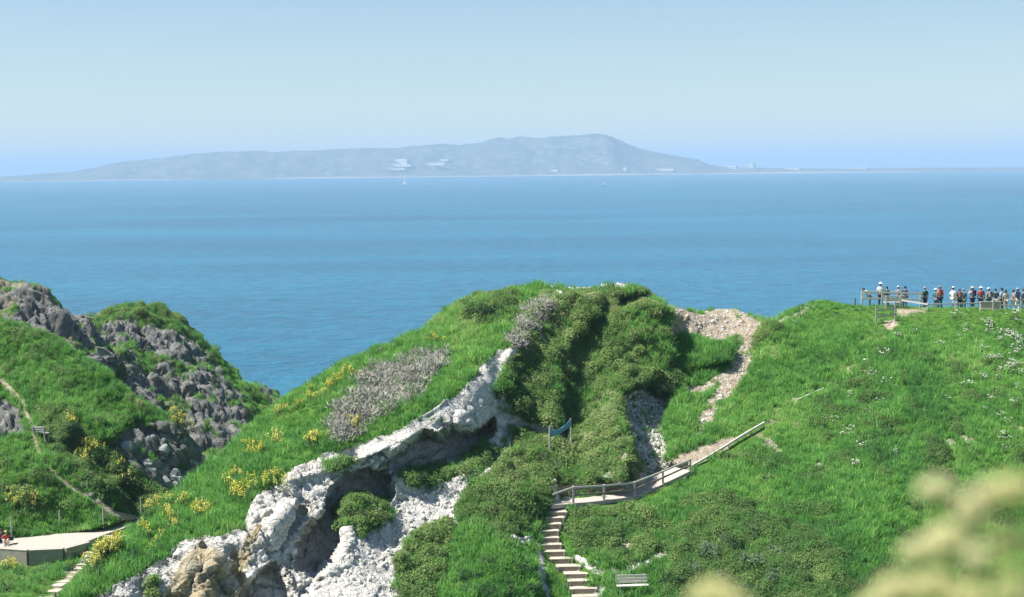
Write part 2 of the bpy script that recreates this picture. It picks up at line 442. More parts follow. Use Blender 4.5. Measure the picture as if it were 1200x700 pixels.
def warp(P, s, a):
    return vnoise(P * s, 5) * a + vnoise(P * s * 2.7, 6) * a * 0.6, vnoise(P * s, 8) * a + vnoise(P * s * 2.7, 9) * a * 0.6
def cover_A(U, V, P, vis):
    wu, wv = warp(P, 0.9, 5.0); u, v = U + wu, V + wv
    su, sv = U + wu * 0.45, V + wv * 0.45
    m = {}
    n = fbm(P * 0.5, 4, 21); n2 = fbm(P * 1.6, 3, 31)
    ch = [(80, 708), (100, 697), (143, 684), (175, 665), (196, 650), (223, 634), (259, 631), (282, 619), (296, 592), (325, 566), (352, 545), (383, 531), (417, 519), (451, 508), (479, 496), (502, 482), (535, 461), (562, 432), (592, 406), (612, 400), (609, 415), (588, 438), (577, 458), (582, 476),
          (602, 489), (640, 500), (668, 507), (664, 519), (636, 512), (602, 503), (591, 515), (577, 535), (556, 558), (545, 575), (535, 598), (531, 630), (526, 660), (512, 700), (506, 790), (20, 790)]
    chalk = soft(poly_sd(su, sv, ch), 1.6)
    for pts, wd in (([(640, 334), (655, 345), (668, 357), (663, 368)], 2.2), ([(640, 334), (680, 336.5), (705, 337), (735, 336.5)], 2.4), ([(660, 512), (668, 528), (690, 545), (716, 562), (735, 570)], 3.0),
                    ([(662, 530), (650, 545), (649, 570), (652, 588)], 3.4), ([(640, 572), (690, 573), (730, 575)], 2.5), ([(664, 586), (646, 612), (642, 632), (655, 655), (676, 676), (688, 702)], 6),
                    ([(630, 640), (634, 660), (640, 690), (645, 720)], 4), ([(676, 655), (700, 672), (730, 668), (760, 660), (786, 649)], 3.4), ([(600, 632), (625, 636)], 4), ([(705, 680), (692, 720)], 4),
                    ([(575, 462), (610, 488)], 5), ([(566, 560), (600, 515)], 4)):
        k = soft(wd - seg_dist(su, sv, pts), 1.3); chalk = np.maximum(chalk, k)
    # plants growing on the chalk
    plants = np.maximum.reduce([soft(poly_sd(u, v, q), 3.0) for q in (
        [(398, 590), (420, 582), (452, 586), (462, 600), (448, 616), (425, 632), (405, 622), (396, 604)], [(380, 540), (400, 535), (420, 541), (404, 551), (386, 550)],
        [(470, 650), (500, 620), (524, 612), (532, 632), (520, 660), (505, 720), (455, 720), (462, 680)], [(462, 560), (500, 556), (548, 540), (574, 524), (566, 548), (540, 556), (505, 572), (470, 574)],
        [(190, 700), (165, 720), (165, 690), (180, 678)], [(584, 452), (596, 450), (600, 464), (588, 468)], [(600, 476), (640, 486), (634, 494), (604, 486)], [(498, 488), (512, 484), (522, 492), (508, 496)])])
    chalk = chalk * (1 - plants * sstep(-0.35, 0.15, n2 + 0.15))
    bayfloor = soft(poly_sd(u, v, [(478, 556), (530, 545), (560, 530), (572, 518), (578, 524), (560, 545), (520, 562), (484, 566)]), 4); chalk *= 1 - bayfloor
    tanp = np.maximum.reduce([soft(poly_sd(su, sv, q), 2.5) for q in (
        [(764, 350), (790, 360), (822, 368), (842, 361), (868, 363), (897, 378), (888, 392), (872, 402), (862, 398), (846, 405), (826, 402), (806, 392), (790, 392), (787, 368)],
        [(858, 394), (886, 396), (882, 425), (866, 450), (846, 474), (826, 476), (842, 448), (854, 425)], [(790, 456), (830, 446), (850, 432), (858, 440), (830, 456), (800, 462)],
        [(785, 540), (800, 528), (840, 516), (868, 512), (850, 528), (815, 545), (795, 552)], [(756, 545), (790, 545), (815, 552), (770, 574), (735, 582), (730, 576)], [(898, 380), (925, 370), (948, 357), (944, 366), (915, 382)],
        [(812, 488), (842, 472), (834, 502), (818, 510)], [(1032, 378), (1050, 376), (1050, 388), (1036, 388)], [(1050, 363), (1085, 361), (1085, 366), (1052, 368)])])
    strip = soft(7 - seg_dist(u, v, [(1036, 392), (1005, 425), (962, 458), (930, 474), (896, 500)]), 4) * sstep(-0.25, 0.35, n2)
    front = soft(7 - seg_dist(u, v, [(690, 640), (760, 575), (830, 565)]), 5) * sstep(0.0, 0.4, n2) * 0.8
    tan = np.maximum(tanp * (0.45 + 0.55 * sstep(-0.7, -0.3, n2)), np.maximum(strip * 0.6, front))
    spots = sstep(0.30, 0.46, fbm(P * 0.8 + 9.0, 3, 36)) * soft(poly_sd(U, V, [(960, 400), (1240, 390), (1240, 520), (1000, 560), (900, 560), (880, 520)]), 20) * 0.75
    spots = np.maximum(spots, sstep(0.22, 0.42, fbm(P * 1.1 + 4.0, 3, 37)) * soft(poly_sd(U, V, [(590, 430), (620, 370), (700, 345), (790, 380), (800, 460), (740, 570), (650, 575), (600, 600), (560, 560)]), 8) * 0.8)
    spots = np.maximum(spots, sstep(0.25, 0.42, fbm(P * 1.1 + 7.0, 3, 38)) * soft(poly_sd(U, V, [(690, 600), (780, 600), (790, 640), (700, 660)]), 10) * 0.8)
    tan = np.maximum(tan, spots)
    tan = tan * (1 - soft(poly_sd(u, v, [(846, 398), (862, 392), (876, 398), (866, 408), (850, 408)]), 2)) * (1 - 0.9 * soft(poly_sd(u, v, [(793, 398), (812, 390), (828, 402), (858, 408), (856, 424), (830, 430), (800, 430), (788, 415)]), 3))
    rock = soft(poly_sd(su, sv, SCREE), 3.5)
    rock = np.maximum(rock, soft(poly_sd(su, sv, CAP), 2.5) * 0.8)
    ochre = soft(poly_sd(su, sv, [(186, 712), (205, 672), (226, 652), (246, 646), (262, 660), (282, 642), (300, 618), (310, 606), (300, 640), (290, 668), (286, 720)]), 4) * (0.75 + 0.4 * n2)
    ochre = np.maximum(ochre, soft(poly_sd(su, sv, [(788, 364), (806, 370), (800, 392), (790, 402), (782, 400)]), 3) * 0.9)
    ochre = np.maximum(ochre, soft(4 - seg_dist(su, sv, [(462, 700), (430, 690), (500, 640)]), 3) * 0.0)
    scrub = np.maximum.reduce([soft(poly_sd(u, v, q), 6) for q in (
        [(592, 470), (590, 440), (612, 400), (610, 372), (640, 348), (700, 343), (764, 340), (768, 360), (794, 372), (790, 430), (800, 440), (785, 470), (760, 456), (728, 472), (748, 560), (720, 572), (652, 578), (640, 600), (600, 640), (530, 600), (560, 560), (600, 510), (640, 512), (660, 505), (600, 486)],
        [(770, 625), (830, 600), (900, 605), (950, 620), (990, 660), (990, 790), (760, 790), (775, 700), (792, 655)],
        [(540, 352), (560, 346), (604, 344), (600, 368), (575, 380), (545, 372)], [(655, 585), (700, 590), (760, 590), (790, 620), (790, 648), (720, 664), (690, 650), (660, 620)],
        [(880, 385), (905, 376), (915, 384), (890, 402), (872, 420), (868, 406)])])
    scrub = np.maximum(scrub, plants)
    scrub = np.clip(scrub * (0.66 + 0.75 * n2) + 0.75 * sstep(0.12, 0.42, n) * soft(poly_sd(u, v, [(820, 520), (900, 520), (1010, 420), (1300, 420), (1300, 790), (820, 790)]), 30), 0, 1)
    olive = soft(poly_sd(u, v, P2), 10); scrub = scrub * (1 - 0.75 * olive * sstep(-0.3, 0.3, n + 0.1))
    dead = soft(poly_sd(u, v, [(402, 470), (420, 446), (450, 430), (480, 424), (524, 414), (522, 434), (500, 450), (470, 470), (440, 492), (415, 505), (398, 520), (388, 512)]), 5) * (0.65 + 0.6 * n2)
    dead = np.maximum(dead, 0.7 * soft(8 - seg_dist(u, v, [(606, 398), (620, 372), (640, 362)]), 4))
    m['scrub'] = scrub * (1 - chalk); m['chalk'] = chalk; m['tan'] = np.clip(tan, 0, 1); m['rock'] = rock * 0.9 * (1 - 0.5 * sstep(0, .4, n2)); m['ochre'] = np.clip(ochre, 0, 1); m['dead'] = np.clip(dead, 0, 1)
    m['chalk'] = np.maximum(m['chalk'], rock * 0.75)
    bare = np.maximum.reduce([m['chalk'], m['tan'], m['rock'], m['ochre']])
    m['bare'] = bare
    m['green'] = (1 - bare) * (1 - m['scrub']) * (1 - 0.8 * m['dead'])
    stair = soft(20 - seg_dist(U, V, [(664, 588), (646, 610), (642, 632), (656, 655), (684, 698)]), 6)
    plat = soft(16 - seg_dist(U, V, [(652, 588), (740, 580), (812, 550), (896, 498)]), 6)
    m['calm'] = np.maximum(np.maximum(stair, plat), soft(14 - seg_dist(U, V, [(1000, 366), (1290, 368)]), 10) * 0.8)
    return m
def disp_A(U, V, P, c, N):
    q = P.copy()
    g = fbm(q * 0.30, 4, 41) * 0.55 + fbm(q * 1.3, 3, 42) * 0.16
    f1, f2, _ = worley(q * 0.75 + fbm(q * 0.9, 2, 43)[..., None] * 0.25, 44)
    s = (0.62 - f1) * 0.50 + fbm(q * 1.1, 4, 57) * 0.38 + fbm(q * 3.0, 3, 45) * 0.26
    st = q * np.array([1.3, 1.3, 0.42])
    qw = q + 0.35 * np.stack([fbm(q * 0.8, 2, 46), fbm(q * 0.8, 2, 52), fbm(q * 0.8, 2, 53)], -1)
    r = fbm(q * 0.35, 3, 46) * 0.45 - np.abs(fbm(st * 1.1, 4, 47)) * 0.35 + 0.1
    r = r + facet(qw * np.array([0.45, 0.45, 0.40]), 48, 0.25, 0.40, 0.10, 0.04) + facet(qw * np.array([1.7, 1.7, 1.1]), 49, 0.07, 0.16, 0.08, 0.05) + fbm(q * np.array([5.0, 5.0, 1.2]), 3, 50) * 0.10 + fbm(q * 7.0, 2, 55) * 0.035
    k1, _, kc = worley(q * 3.2, 51)
    scree = (0.5 - k1) * 0.14 + (kc - 0.5) * 0.07 + fbm(q * 6.0, 2, 56) * 0.06
    smooth_path = soft(9 - seg_dist(U, V, [(605, 405), (575, 445), (545, 468), (515, 487), (470, 509), (430, 524)]), 6)
    b = c['bare']
    r = r * (1 - 0.55 * soft(poly_sd(U, V, [(420, 640), (470, 590), (550, 560), (585, 560), (540, 600), (530, 650), (510, 780), (330, 780), (370, 690)]), 14))
    out = g * (1 - b) * (0.8) + s * c['scrub'] * (1 - b) + (r * (0.95 - 0.75 * smooth_path)) * c['chalk'] * (1 - c['rock']) + scree * c['rock'] * 1.3 + (0.35 * r + scree) * c['tan'] * 0.8 + 0.3 * r * c['ochre'] + g * 0.3 * b
    return out * (1 - 0.92 * c['calm'])
A = make_sheet('hillside', -60, 1424, 1.5, 300, SIL_A, 772, CT_A, FE_A, cover_A, disp_A, back=(0.85, 40), flat=[(960, 0), (1000, 6.0), (1290, 6.0)])

# ---- the green slope across the valley on the left
SIL_B = [(-90, 356), (0, 377), (30, 384), (70, 398), (110, 428), (150, 458), (190, 486), (222, 508), (240, 530), (262, 575), (300, 620), (380, 660)]
TZ = CAM_Z - 25.2
def terr_d(u, v): return float(topix(on_plane(np.array(u, float), np.array(v, float), TZ))[2])
CT_B = [(-200, 350, 137), (-200, 500, 127), (-200, 640, 115), (-200, 780, 102), (-90, 356, 136), (0, 377, 135), (70, 398, 133.5), (150, 458, 131), (222, 508, 130), (262, 575, 129), (300, 620, 128), (0, 450, 129.5), (60, 470, 128.8), (48, 506, 125.5), (100, 510, 126.5), (150, 520, 127.5), (200, 545, 128),
        (-90, 450, 130), (0, 540, 123), (60, 550, 122.6), (110, 585, 122), (150, 590, 123.5), (200, 590, 126), (0, 600, 120.2), (60, 600, 121), (12, 630, terr_d(12, 630) - .2), (80, 624, terr_d(80, 624)), (160, 609, terr_d(160, 609)),
        (36, 668, 113.6), (-20, 668, 113.4), (75, 660, 115.0), (100, 648, 116.6), (36, 690, 109.2), (130, 634, 118), (165, 618, 121), (60, 690, 109.4), (0, 700, 107.8), (110, 660, 113.8), (-90, 640, 115), (-90, 720, 107), (200, 640, 116), (200, 720, 108), (30, 780, 102), (-90, 780, 102), (300, 780, 104)]
def cover_B(U, V, P, vis):
    wu, wv = warp(P, 0.7, 4.0); u, v = U + wu, V + wv
    n2 = fbm(P * 1.4, 3, 61); m = {}
    rock = np.maximum(soft(poly_sd(u, v, [(128, 522), (160, 497), (190, 492), (226, 512), (246, 530), (300, 625), (235, 590), (200, 582), (172, 562), (150, 545)]), 4), soft(poly_sd(u, v, [(-60, 462), (8, 472), (26, 484), (30, 506), (10, 512), (-60, 525)]), 4))
    tan = soft(2.3 - seg_dist(U + wu * .3, V + wv * .3, [(-20, 432), (6, 450), (28, 474), (40, 505), (46, 530), (62, 556), (84, 571), (110, 585), (140, 604), (168, 609)]), 1.2)
    tan = np.maximum(tan, soft(4.5 - seg_dist(U, V, [(112, 586), (135, 602), (165, 609)]), 1.5))
    tan = np.maximum(tan, soft(3 - seg_dist(U, V, [(104, 650), (84, 674), (66, 690), (60, 710)]), 1.5) * 0.8)
    scr = soft(poly_sd(u, v, [(40, 470), (90, 490), (150, 545), (190, 580), (170, 600), (110, 570), (60, 530)]), 8) * (0.5 + 0.6 * n2)
    m['rock'] = rock * sstep(-0.7, -0.35, n2); m['tan'] = tan; m['chalk'] = 0 * tan; m['ochre'] = 0 * tan; m['dead'] = 0 * tan
    m['scrub'] = np.clip(scr + 0.25 * sstep(0, .4, n2), 0, 1) * (1 - rock)
    m['bare'] = np.maximum(m['rock'], tan); m['green'] = (1 - m['bare']) * (1 - m['scrub'])
    m['calm'] = np.maximum(soft(poly_sd(U, V, [(-70, 628), (12, 628), (80, 622), (165, 605), (168, 616), (140, 645), (60, 705), (40, 690), (90, 660), (40, 670), (-70, 660)]), 6), 0)
    return m
def disp_rock(q, s0):
    B = Matrix.Rotation(R(-38), 3, 'Y') @ Matrix.Rotation(R(20), 3, 'Z')
    p = q @ np.array(B).T * np.array([0.30, 0.75, 1.30]) + fbm(q * 0.5, 3, s0)[..., None] * 0.35
    return facet(p, s0 + 1, 0.45, 0.48, 0.32, 0.05) + facet(p * 2.4 + 4.1, s0 + 2, 0.14, 0.24, 0.14, 0.07) + fbm(q * 0.3, 4, s0 + 3) * 1.3 + fbm(q * 5, 2, s0 + 4) * 0.06
def disp_B(U, V, P, c, N):
    g = fbm(P * 0.28, 4, 71) * 0.7 + fbm(P * 1.1, 3, 72) * 0.25
    f1, f2, _ = worley(P * 0.8, 74)
    return (g * (1 - c['bare']) + (0.6 - f1) * 1.2 * c['scrub'] + (disp_rock(P, 75)) * c['rock']) * (1 - 0.9 * c['calm'])
lst = [(131, 630), (109, 648), (96, 667), (71, 682), (52, 701)]
FE_B = [spur([(-80, 634), (14, 633), (80, 627), (160, 610), (154, 616), (128, 628), (101, 641), (74, 656), (34, 664), (-80, 662)], -1.8, 2), ridge(lst, -0.15, 9), spur([(120, 520), (160, 494), (225, 508), (250, 540), (262, 600), (230, 600), (170, 565)], -0.9, 8), ridge([(70, 470), (120, 500), (170, 550), (195, 580)], 1.2, 14), ridge([(60, 520), (110, 545), (150, 580)], -1.0, 14)]
B = make_sheet('valley_slope', -190, 330, 1.6, 220, SIL_B, 790, CT_B, FE_B, cover_B, disp_B, back=(0.9, 30))

# ---- the rocky headland behind it
SIL_C = [(-90, 300), (0, 329), (18, 337), (30, 333), (52, 341), (72, 358), (84, 369), (100, 373), (116, 368), (132, 362), (160, 356), (185, 357), (205, 368), (225, 384), (243, 404), (268, 428), (284, 446), (300, 450), (318, 457), (334, 466), (350, 500), (400, 560)]
CT_C = [(-200, 290, 150), (-200, 420, 143), (-200, 560, 134), (-90, 300, 152), (0, 329, 155), (50, 341, 158), (84, 369, 160), (120, 366, 168), (165, 356, 172), (205, 368, 174), (243, 404, 174), (284, 446, 175), (318, 457, 178), (350, 500, 176),
        (0, 380, 150), (60, 395, 151.5), (100, 410, 154), (150, 400, 163), (200, 410, 167), (150, 450, 156), (200, 470, 158), (250, 460, 164), (200, 520, 152), (250, 520, 155), (290, 500, 163), (320, 500, 170),
        (200, 580, 146), (260, 580, 149), (320, 560, 158), (100, 520, 145), (0, 460, 143), (-90, 400, 145), (-90, 520, 138), (400, 600, 160), (300, 640, 148), (100, 640, 138)]
def cover_C(U, V, P, vis):
    wu, wv = warp(P, 0.5, 5.0); u, v = U + wu, V + wv
    n2 = fbm(P * 0.9, 3, 81); m = {}
    gr = soft(poly_sd(u, v, [(96, 372), (120, 358), (160, 345), (200, 350), (235, 385), (250, 410), (232, 404), (212, 388), (190, 384), (165, 380), (140, 378), (112, 378)]), 4)
    gr = np.maximum(gr, soft(poly_sd(u, v, [(236, 395), (262, 418), (288, 446), (310, 470), (335, 510), (330, 540), (300, 500), (276, 462), (250, 425)]), 5))
    gr = np.maximum(gr, 0.9 * soft(poly_sd(u, v, [(110, 380), (150, 392), (200, 430), (180, 445), (130, 425), (104, 392)]), 8) * sstep(-0.15, 0.25, n2))
    gr = np.maximum(gr, soft(poly_sd(u, v, [(200, 415), (235, 425), (225, 445), (205, 440)]), 6) * sstep(-0.1, 0.2, n2))
    gr = np.maximum(gr, sstep(0.16, 0.40, n2) * 0.85)
    gr = np.maximum(gr, 1 - vis)
    scr = np.clip(gr * sstep(-0.1, 0.5, fbm(P * 0.7, 3, 83)) + 0.3 * gr, 0, 1)
    m['rock'] = 1 - gr; m['scrub'] = scr; z = 0 * gr
    m['tan'] = 0.5 * soft(4 - seg_dist(u, v, [(118, 368), (128, 366)]), 2); m['chalk'] = z; m['ochre'] = 0.35 * sstep(.1, .5, fbm(P * .6, 3, 85)) * (1 - gr) * soft(120 - U, 60); m['dead'] = z; m['bare'] = m['rock']; m['green'] = gr * (1 - scr); m['calm'] = z
    return m
def disp_C(U, V, P, c, N):
    f1, f2, _ = worley(P * 0.7, 94)
    return disp_rock(P, 90) * 1.15 * c['rock'] + (fbm(P * 0.5, 4, 95) * 0.8 + (0.55 - f1) * 0.9) * (1 - c['rock'])
FE_C = [spur([(120, 395), (190, 385), (232, 400), (270, 450), (300, 500), (310, 560), (200, 600), (150, 470), (130, 430)], 2.0, 14, (120, 260)), ridge([(30, 340), (80, 385), (130, 420), (190, 490)], 1.5, 14)]
Cc = make_sheet('rocky_headland', -190, 392, 1.5, 200, SIL_C, 640, CT_C, FE_C, cover_C, disp_C, back=(1.1, 36))
# ------------------------------------------------------------------ sea
k = Nodes('sea_water')
n_big = k.noise(0.006, 4, 0.55, stretch=(0.35, 1.0, 1.0))
n_mid = k.noise(0.20, 6, 0.66, stretch=(0.8, 0.45, 1.0), dist=0.5)
n_fin = k.noise(0.9, 4, 0.65, stretch=(0.9, 0.5, 1.0), dist=0.4)
body = k.ramp(k.math('ADD', k.math('MULTIPLY', n_big, 0.35), k.math('ADD', k.math('MULTIPLY', n_mid, 0.40), k.math('MULTIPLY', n_fin, 0.25))), [(0.38, (0.001, 0.058, 0.116)), (0.50, (0.002, 0.108, 0.190)), (0.62, (0.008, 0.168, 0.268))])
k.set(Base_Color=body, Roughness=0.22); k.b.inputs['IOR'].default_value = 1.33; k.b.inputs['Specular IOR Level'].default_value = 0.22
k.bump(k.math('ADD', k.math('MULTIPLY', n_mid, 2.2), k.math('MULTIPLY', n_fin, 0.6)), 0.9, 0.7)
tag(link('sea', mesh_np('sea', [(-26000, -300, 0), (26000, -300, 0), (26000, 58000, 0), (-26000, 58000, 0)], [(0, 1, 2, 3)], False), k.m), kind='structure')

# ------------------------------------------------------------------ the long island on the horizon, and the low spit beside it
ISL_D = 9000.0
m_isl = Nodes('island_cover')
q1 = m_isl.noise(0.006, 6, 0.6); q2 = m_isl.noise(0.02, 5, 0.65, stretch=(1, 1, 3))
m_isl.set(Base_Color=m_isl.mix(m_isl.ramp(q2, [(0.5, (0, 0, 0)), (0.72, (1, 1, 1))]), m_isl.ramp(q1, [(0.35, (0.035, 0.06, 0.03)), (0.65, (0.10, 0.11, 0.07))]), (0.24, 0.23, 0.20)), Roughness=0.95)
def far_land(name, prof, dist, depth, seed, mat):
    us = np.arange(prof[0][0], prof[-1][0] + 1, 2.0); hx, hy = zip(*prof)
    hpx = np.interp(us, hx, hy)
    H = hpx / F * dist
    base = pix(us, 200.0, dist); base[:, 2] = 0
    nrow = 26; t = np.linspace(0, 1, nrow)
    shape = np.where(t < 0.5, sstep(0, 0.5, t) ** 0.75, 1 - sstep(0.55, 1.0, t))
    shape[0] = -0.05; shape[-1] = -0.05
    P = base[None] + np.array([0, 1, 0])[None, None] * (t * depth)[:, None, None]
    P[..., 1] += (fbm(P * np.array([0.004, 0, 0]) + seed, 3, seed) * depth * 0.10)
    nz = fbm(P * 0.004, 5, seed + 1) * 0.12 + fbm(P * 0.016, 4, seed + 2) * 0.06
    P[..., 2] = shape[:, None] * H[None] * (1 + nz * np.minimum(1, 2.5 * (1 - np.abs(2 * t - 1)))[:, None]) + np.where((t > 0)[:, None] & (t < 1)[:, None], 2.5, -2.0)
    nu = len(us); ii = np.arange(nrow * nu).reshape(nrow, nu)
    Q = np.stack([ii[:-1, :-1], ii[:-1, 1:], ii[1:, 1:], ii[1:, :-1]], -1).reshape(-1, 4)
    o = tag(link(name, mesh_np(name, P.reshape(-1, 3), Q), mat), kind='structure')
    o_b = BVHTree.FromPolygons(P.reshape(-1, 3).tolist(), Q.tolist())
    return o, o_b
isl, isl_bvh = far_land('distant_island', [(-160, 2), (-60, 4), (0, 8), (60, 14), (110, 22), (140, 25), (180, 29), (230, 32), (262, 34), (300, 33), (340, 35), (400, 36), (450, 37), (520, 39), (580, 45), (640, 47), (690, 49), (712, 50), (728, 45), (742, 39), (765, 31), (800, 24), (835, 18), (850, 11), (880, 7), (960, 5), (1080, 4), (1290, 3)], ISL_D, 1500, 3, m_isl.m)
m_beach = mat_simple('pale_shingle', (0.22, 0.21, 0.18), (0.36, 0.34, 0.30), 0.05, 0.95, 0.2, 0.5)
# shingle shore along the island's foot
us = np.arange(-100, 1290, 6.0); Pb = pix(us, 200.0, ISL_D); Pb[:, 2] = 0
Pb[:, 1] += fbm(Pb * np.array([0.004, 0, 0]) + 3, 3, 3) * 150
wd = 16 + 14 * vnoise(Pb * 0.003, 77)
Vs = np.concatenate([Pb + np.array([0, -40, 0.6]), Pb + np.array([0, 0, 0])]); Vs[len(us):, 2] = np.clip(2 + 8 * vnoise(Pb * 0.002, 78), 0.7, 9); Vs[len(us):, 1] += 25
n = len(us)
tag(link('shingle_beach', mesh_np('shingle_beach', Vs, [(i, i + 1, n + i + 1, n + i) for i in range(n - 1)]), m_beach), kind='structure')

# pale buildings on the island
m_fw = mat_simple('far_render', (0.62, 0.60, 0.56), (0.78, 0.76, 0.72), 0.02, 0.8, 0.0)
m_fr = mat_simple('far_roof', (0.20, 0.18, 0.17), (0.30, 0.27, 0.25), 0.03, 0.8, 0.0)
m_fg = mat_simple('far_window', (0.04, 0.05, 0.06), (0.08, 0.09, 0.10), 0.03, 0.3, 0.0)
def far_building(u, v, wpx, hpx, label, dist=ISL_D + 300, flat=True):
    kdir = Vector(pix(u, v, 1.0) - np.array([0, 0, CAM_Z])).normalized()
    loc, _, _, _ = isl_bvh.ray_cast(Vector((0, 0, CAM_Z)), kdir)
    if loc is None: loc = Vector(on_plane(np.array(float(u)), np.array(float(v)), 3.0))
    d = loc.y; W, H, T = wpx / F * d, hpx / F * d, 22.0
    e = empty('far_building', loc - Vector((0, 4, 3)), R(-42)); W = W / math.cos(R(42))
    MB().box((0, T / 2, H / 2 + 1), (W, T, H + 2)).build('wall', m_fw, e)
    r = MB()
    if flat: r.box((0, T / 2, H + 2.6), (W + 1.5, T + 1.5, 1.1))
    else: r.add([(-W/2-1, -1, H+2), (W/2+1, -1, H+2), (W/2+1, T+1, H+2), (-W/2-1, T+1, H+2), (-W/2-1, T/2, H+7), (W/2+1, T/2, H+7)], [(0,1,5,4), (2,3,4,5), (0,4,3), (1,2,5), (3,2,1,0)])
    r.build('roof', m_fr if not flat else m_fw, e)
    nwin = max(2, int(W / 16)); win = MB()
    for i in range(nwin): win.box((-W/2 + (i + 0.5) * W / nwin, -0.12, H * 0.55), (W / nwin * 0.45, 0.3, H * 0.3))
    tag(win.build('window_row', m_fg, e), kind='stuff')
    tag(e, label, 'building', 'pale buildings on the distant island')
for a in ((470, 191.5, 14, 5, 'pale square institution block above a long white terrace on the island'), (464, 195, 36, 2.4, 'long low white terrace building on the island slope below the square block'), (504, 193.5, 34, 2.2, 'long white building beside the square block on the island slope'),
          (460, 199, 30, 1.6, 'faint low building row under the white terraces on the island'), (518, 188.5, 16, 1.6, 'small white building higher than the terraces on the island slope'), (649, 201.2, 8, 2.2, 'bright white shed at the island shore below the summit'),
          (775, 200, 26, 2.2, 'row of white harbour buildings where the island slope ends'), (732, 200, 4, 3.0, 'small white tower at the island shore near the harbour row'), (857, 197.5, 10, 3.2, 'harbour shed at the low tip of the island'), (880, 197, 5, 5, 'pale tower block on the low spit beside the island tip'),
          (928, 199, 14, 2.4, 'white ship-like building on the low spit'), (955, 196.5, 6, 4.0, 'dark-topped block on the low spit next to the long hall'), (966, 196.3, 17, 3.6, 'long grey hall on the low spit'), (1000, 198, 26, 1.6, 'thin white quay building far along the low spit')):
    far_building(*a[:4], a[4], flat=a[0] % 3 != 0)

# ------------------------------------------------------------------ sailing boats
ks = Nodes('sail_cloth'); ks.set(Base_Color=ks.ramp(ks.noise(0.4), [(0.3, (0.78, 0.78, 0.76)), (0.7, (0.86, 0.86, 0.85))]), Roughness=0.7)
tr_ = ks.n('ShaderNodeBsdfTranslucent'); tr_.inputs[0].default_value = (0.85, 0.85, 0.84, 1); mx_ = ks.n('ShaderNodeMixShader'); mx_.inputs[0].default_value = 0.5
ks.l(ks.b.outputs[0], mx_.inputs[1]); ks.l(tr_.outputs[0], mx_.inputs[2]); ks.l(mx_.outputs[0], ks.out.inputs[0]); m_sail = ks.m
m_hull = mat_simple('boat_hull', (0.70, 0.70, 0.70), (0.82, 0.82, 0.80), 0.3, 0.4, 0.0)
m_mast = mat_simple('boat_mast', (0.4, 0.4, 0.4), (0.55, 0.55, 0.55), 0.3, 0.4, 0.0)
def sailboat(u, v, hpx, label, motor=False):
    p = on_plane(np.array(float(u)), np.array(float(v)), 0.0); d = p[1]; H = hpx / F * d; L = H * 0.7
    e = empty('sailing_boat' if not motor else 'motor_boat', p, random.uniform(-0.5, 0.5))
    hv, hf = [], []; ns = 9
    for i in range(ns):
        t = i / (ns - 1); x = (t - 0.5) * L; bw = 0.16 * L * math.sin(math.pi * min(1, 0.12 + t * 0.62 + 0.0) ) ** 0.8 * (1 - t ** 6); zz = 0.12 * L * (0.8 + 0.4 * t * t)
        hv += [(x, -bw, zz), (x, -bw * 0.7, 0.02 * L), (x, 0, -0.03 * L), (x, bw * 0.7, 0.02 * L), (x, bw, zz)]
    for i in range(ns - 1):
        for j in range(4): hf.append((i*5+j, (i+1)*5+j, (i+1)*5+j+1, i*5+j+1))
        hf.append((i*5+4, (i+1)*5+4, (i+1)*5, i*5))
    hf.append((0, 1, 2, 3, 4))
    MB().add(hv, hf).build('hull', m_hull, e)
    if motor:
        MB().box((-0.05*L, 0, 0.2*L), (0.4*L, 0.2*L, 0.16*L), None, 0.03*L).build('cabin', m_hull, e)
    else:
        MB().tube([(0.05*L, 0, 0.08*L), (0.05*L, 0, H)], [0.012*L, 0.006*L], 6).build('mast', m_mast, e)
        for nm, a, b, c in (('mainsail', (0.03*L, 0, H*0.97), (0.03*L, 0, 0.2*L), (-0.45*L, 0.08*L, 0.22*L)), ('jib', (0.07*L, 0, H*0.85), (0.46*L, 0, 0.15*L), (0.09*L, 0.07*L, 0.2*L))):
            a, b, c = Vector(a), Vector(b), Vector(c); vv, ff = [], []
            for s in (0.0, 0.006 * L):
                o0 = len(vv)
                for i in range(5):
                    for j in range(5 - i):
                        q = a + (b - a) * (i / 4) + (c - a) * (j / 4); bel = math.sin(math.pi * i / 4) * math.sin(math.pi * min(1, j / 3)) * 0.04 * L
                        vv.append(q + Vector((0, bel + s, 0)))
                idx = {}; nn = o0
                for i in range(5):
                    for j in range(5 - i): idx[i, j] = nn; nn += 1
                for i in range(4):
                    for j in range(4 - i):
                        ff.append((idx[i, j], idx[i+1, j], idx[i, j+1]))
                        if j < 3 - i: ff.append((idx[i+1, j], idx[i+1, j+1], idx[i, j+1]))
            MB().add(vv, ff).build(nm, m_sail, e)
    tag(e, label, 'boat', 'boats far out on the sea')
sailboat(474, 217.5, 9, 'white sailing boat on the sea off the long white island buildings')
sailboat(707.5, 217.5, 9, 'tall white sailing boat on the sea below the island summit')
sailboat(773, 213.5, 5, 'tiny sailing boat off the harbour end of the island')
sailboat(1076, 203, 4.5, 'tiny white sailing boat off the low spit')
sailboat(757, 212.5, 2.5, 'small motor boat near the tiny sailing boat off the harbour', True)

# ------------------------------------------------------------------ haze over sea and land
hz = bpy.data.materials.new('sea_haze'); hz.use_nodes = True
t_ = hz.node_tree; t_.nodes.remove(t_.nodes['Principled BSDF'])
pv = t_.nodes.new('ShaderNodeVolumePrincipled'); pv.inputs['Density'].default_value = 1.25e-4
pv.inputs['Color'].default_value = (0.49, 0.67, 0.87, 1); pv.inputs['Anisotropy'].default_value = 0.0
t_.links.new(pv.outputs[0], t_.nodes['Material Output'].inputs['Volume'])
hx = MB().box((0, 29000, 119), (53000, 59000, 240)).build('haze', hz)
tag(hx, kind='stuff')
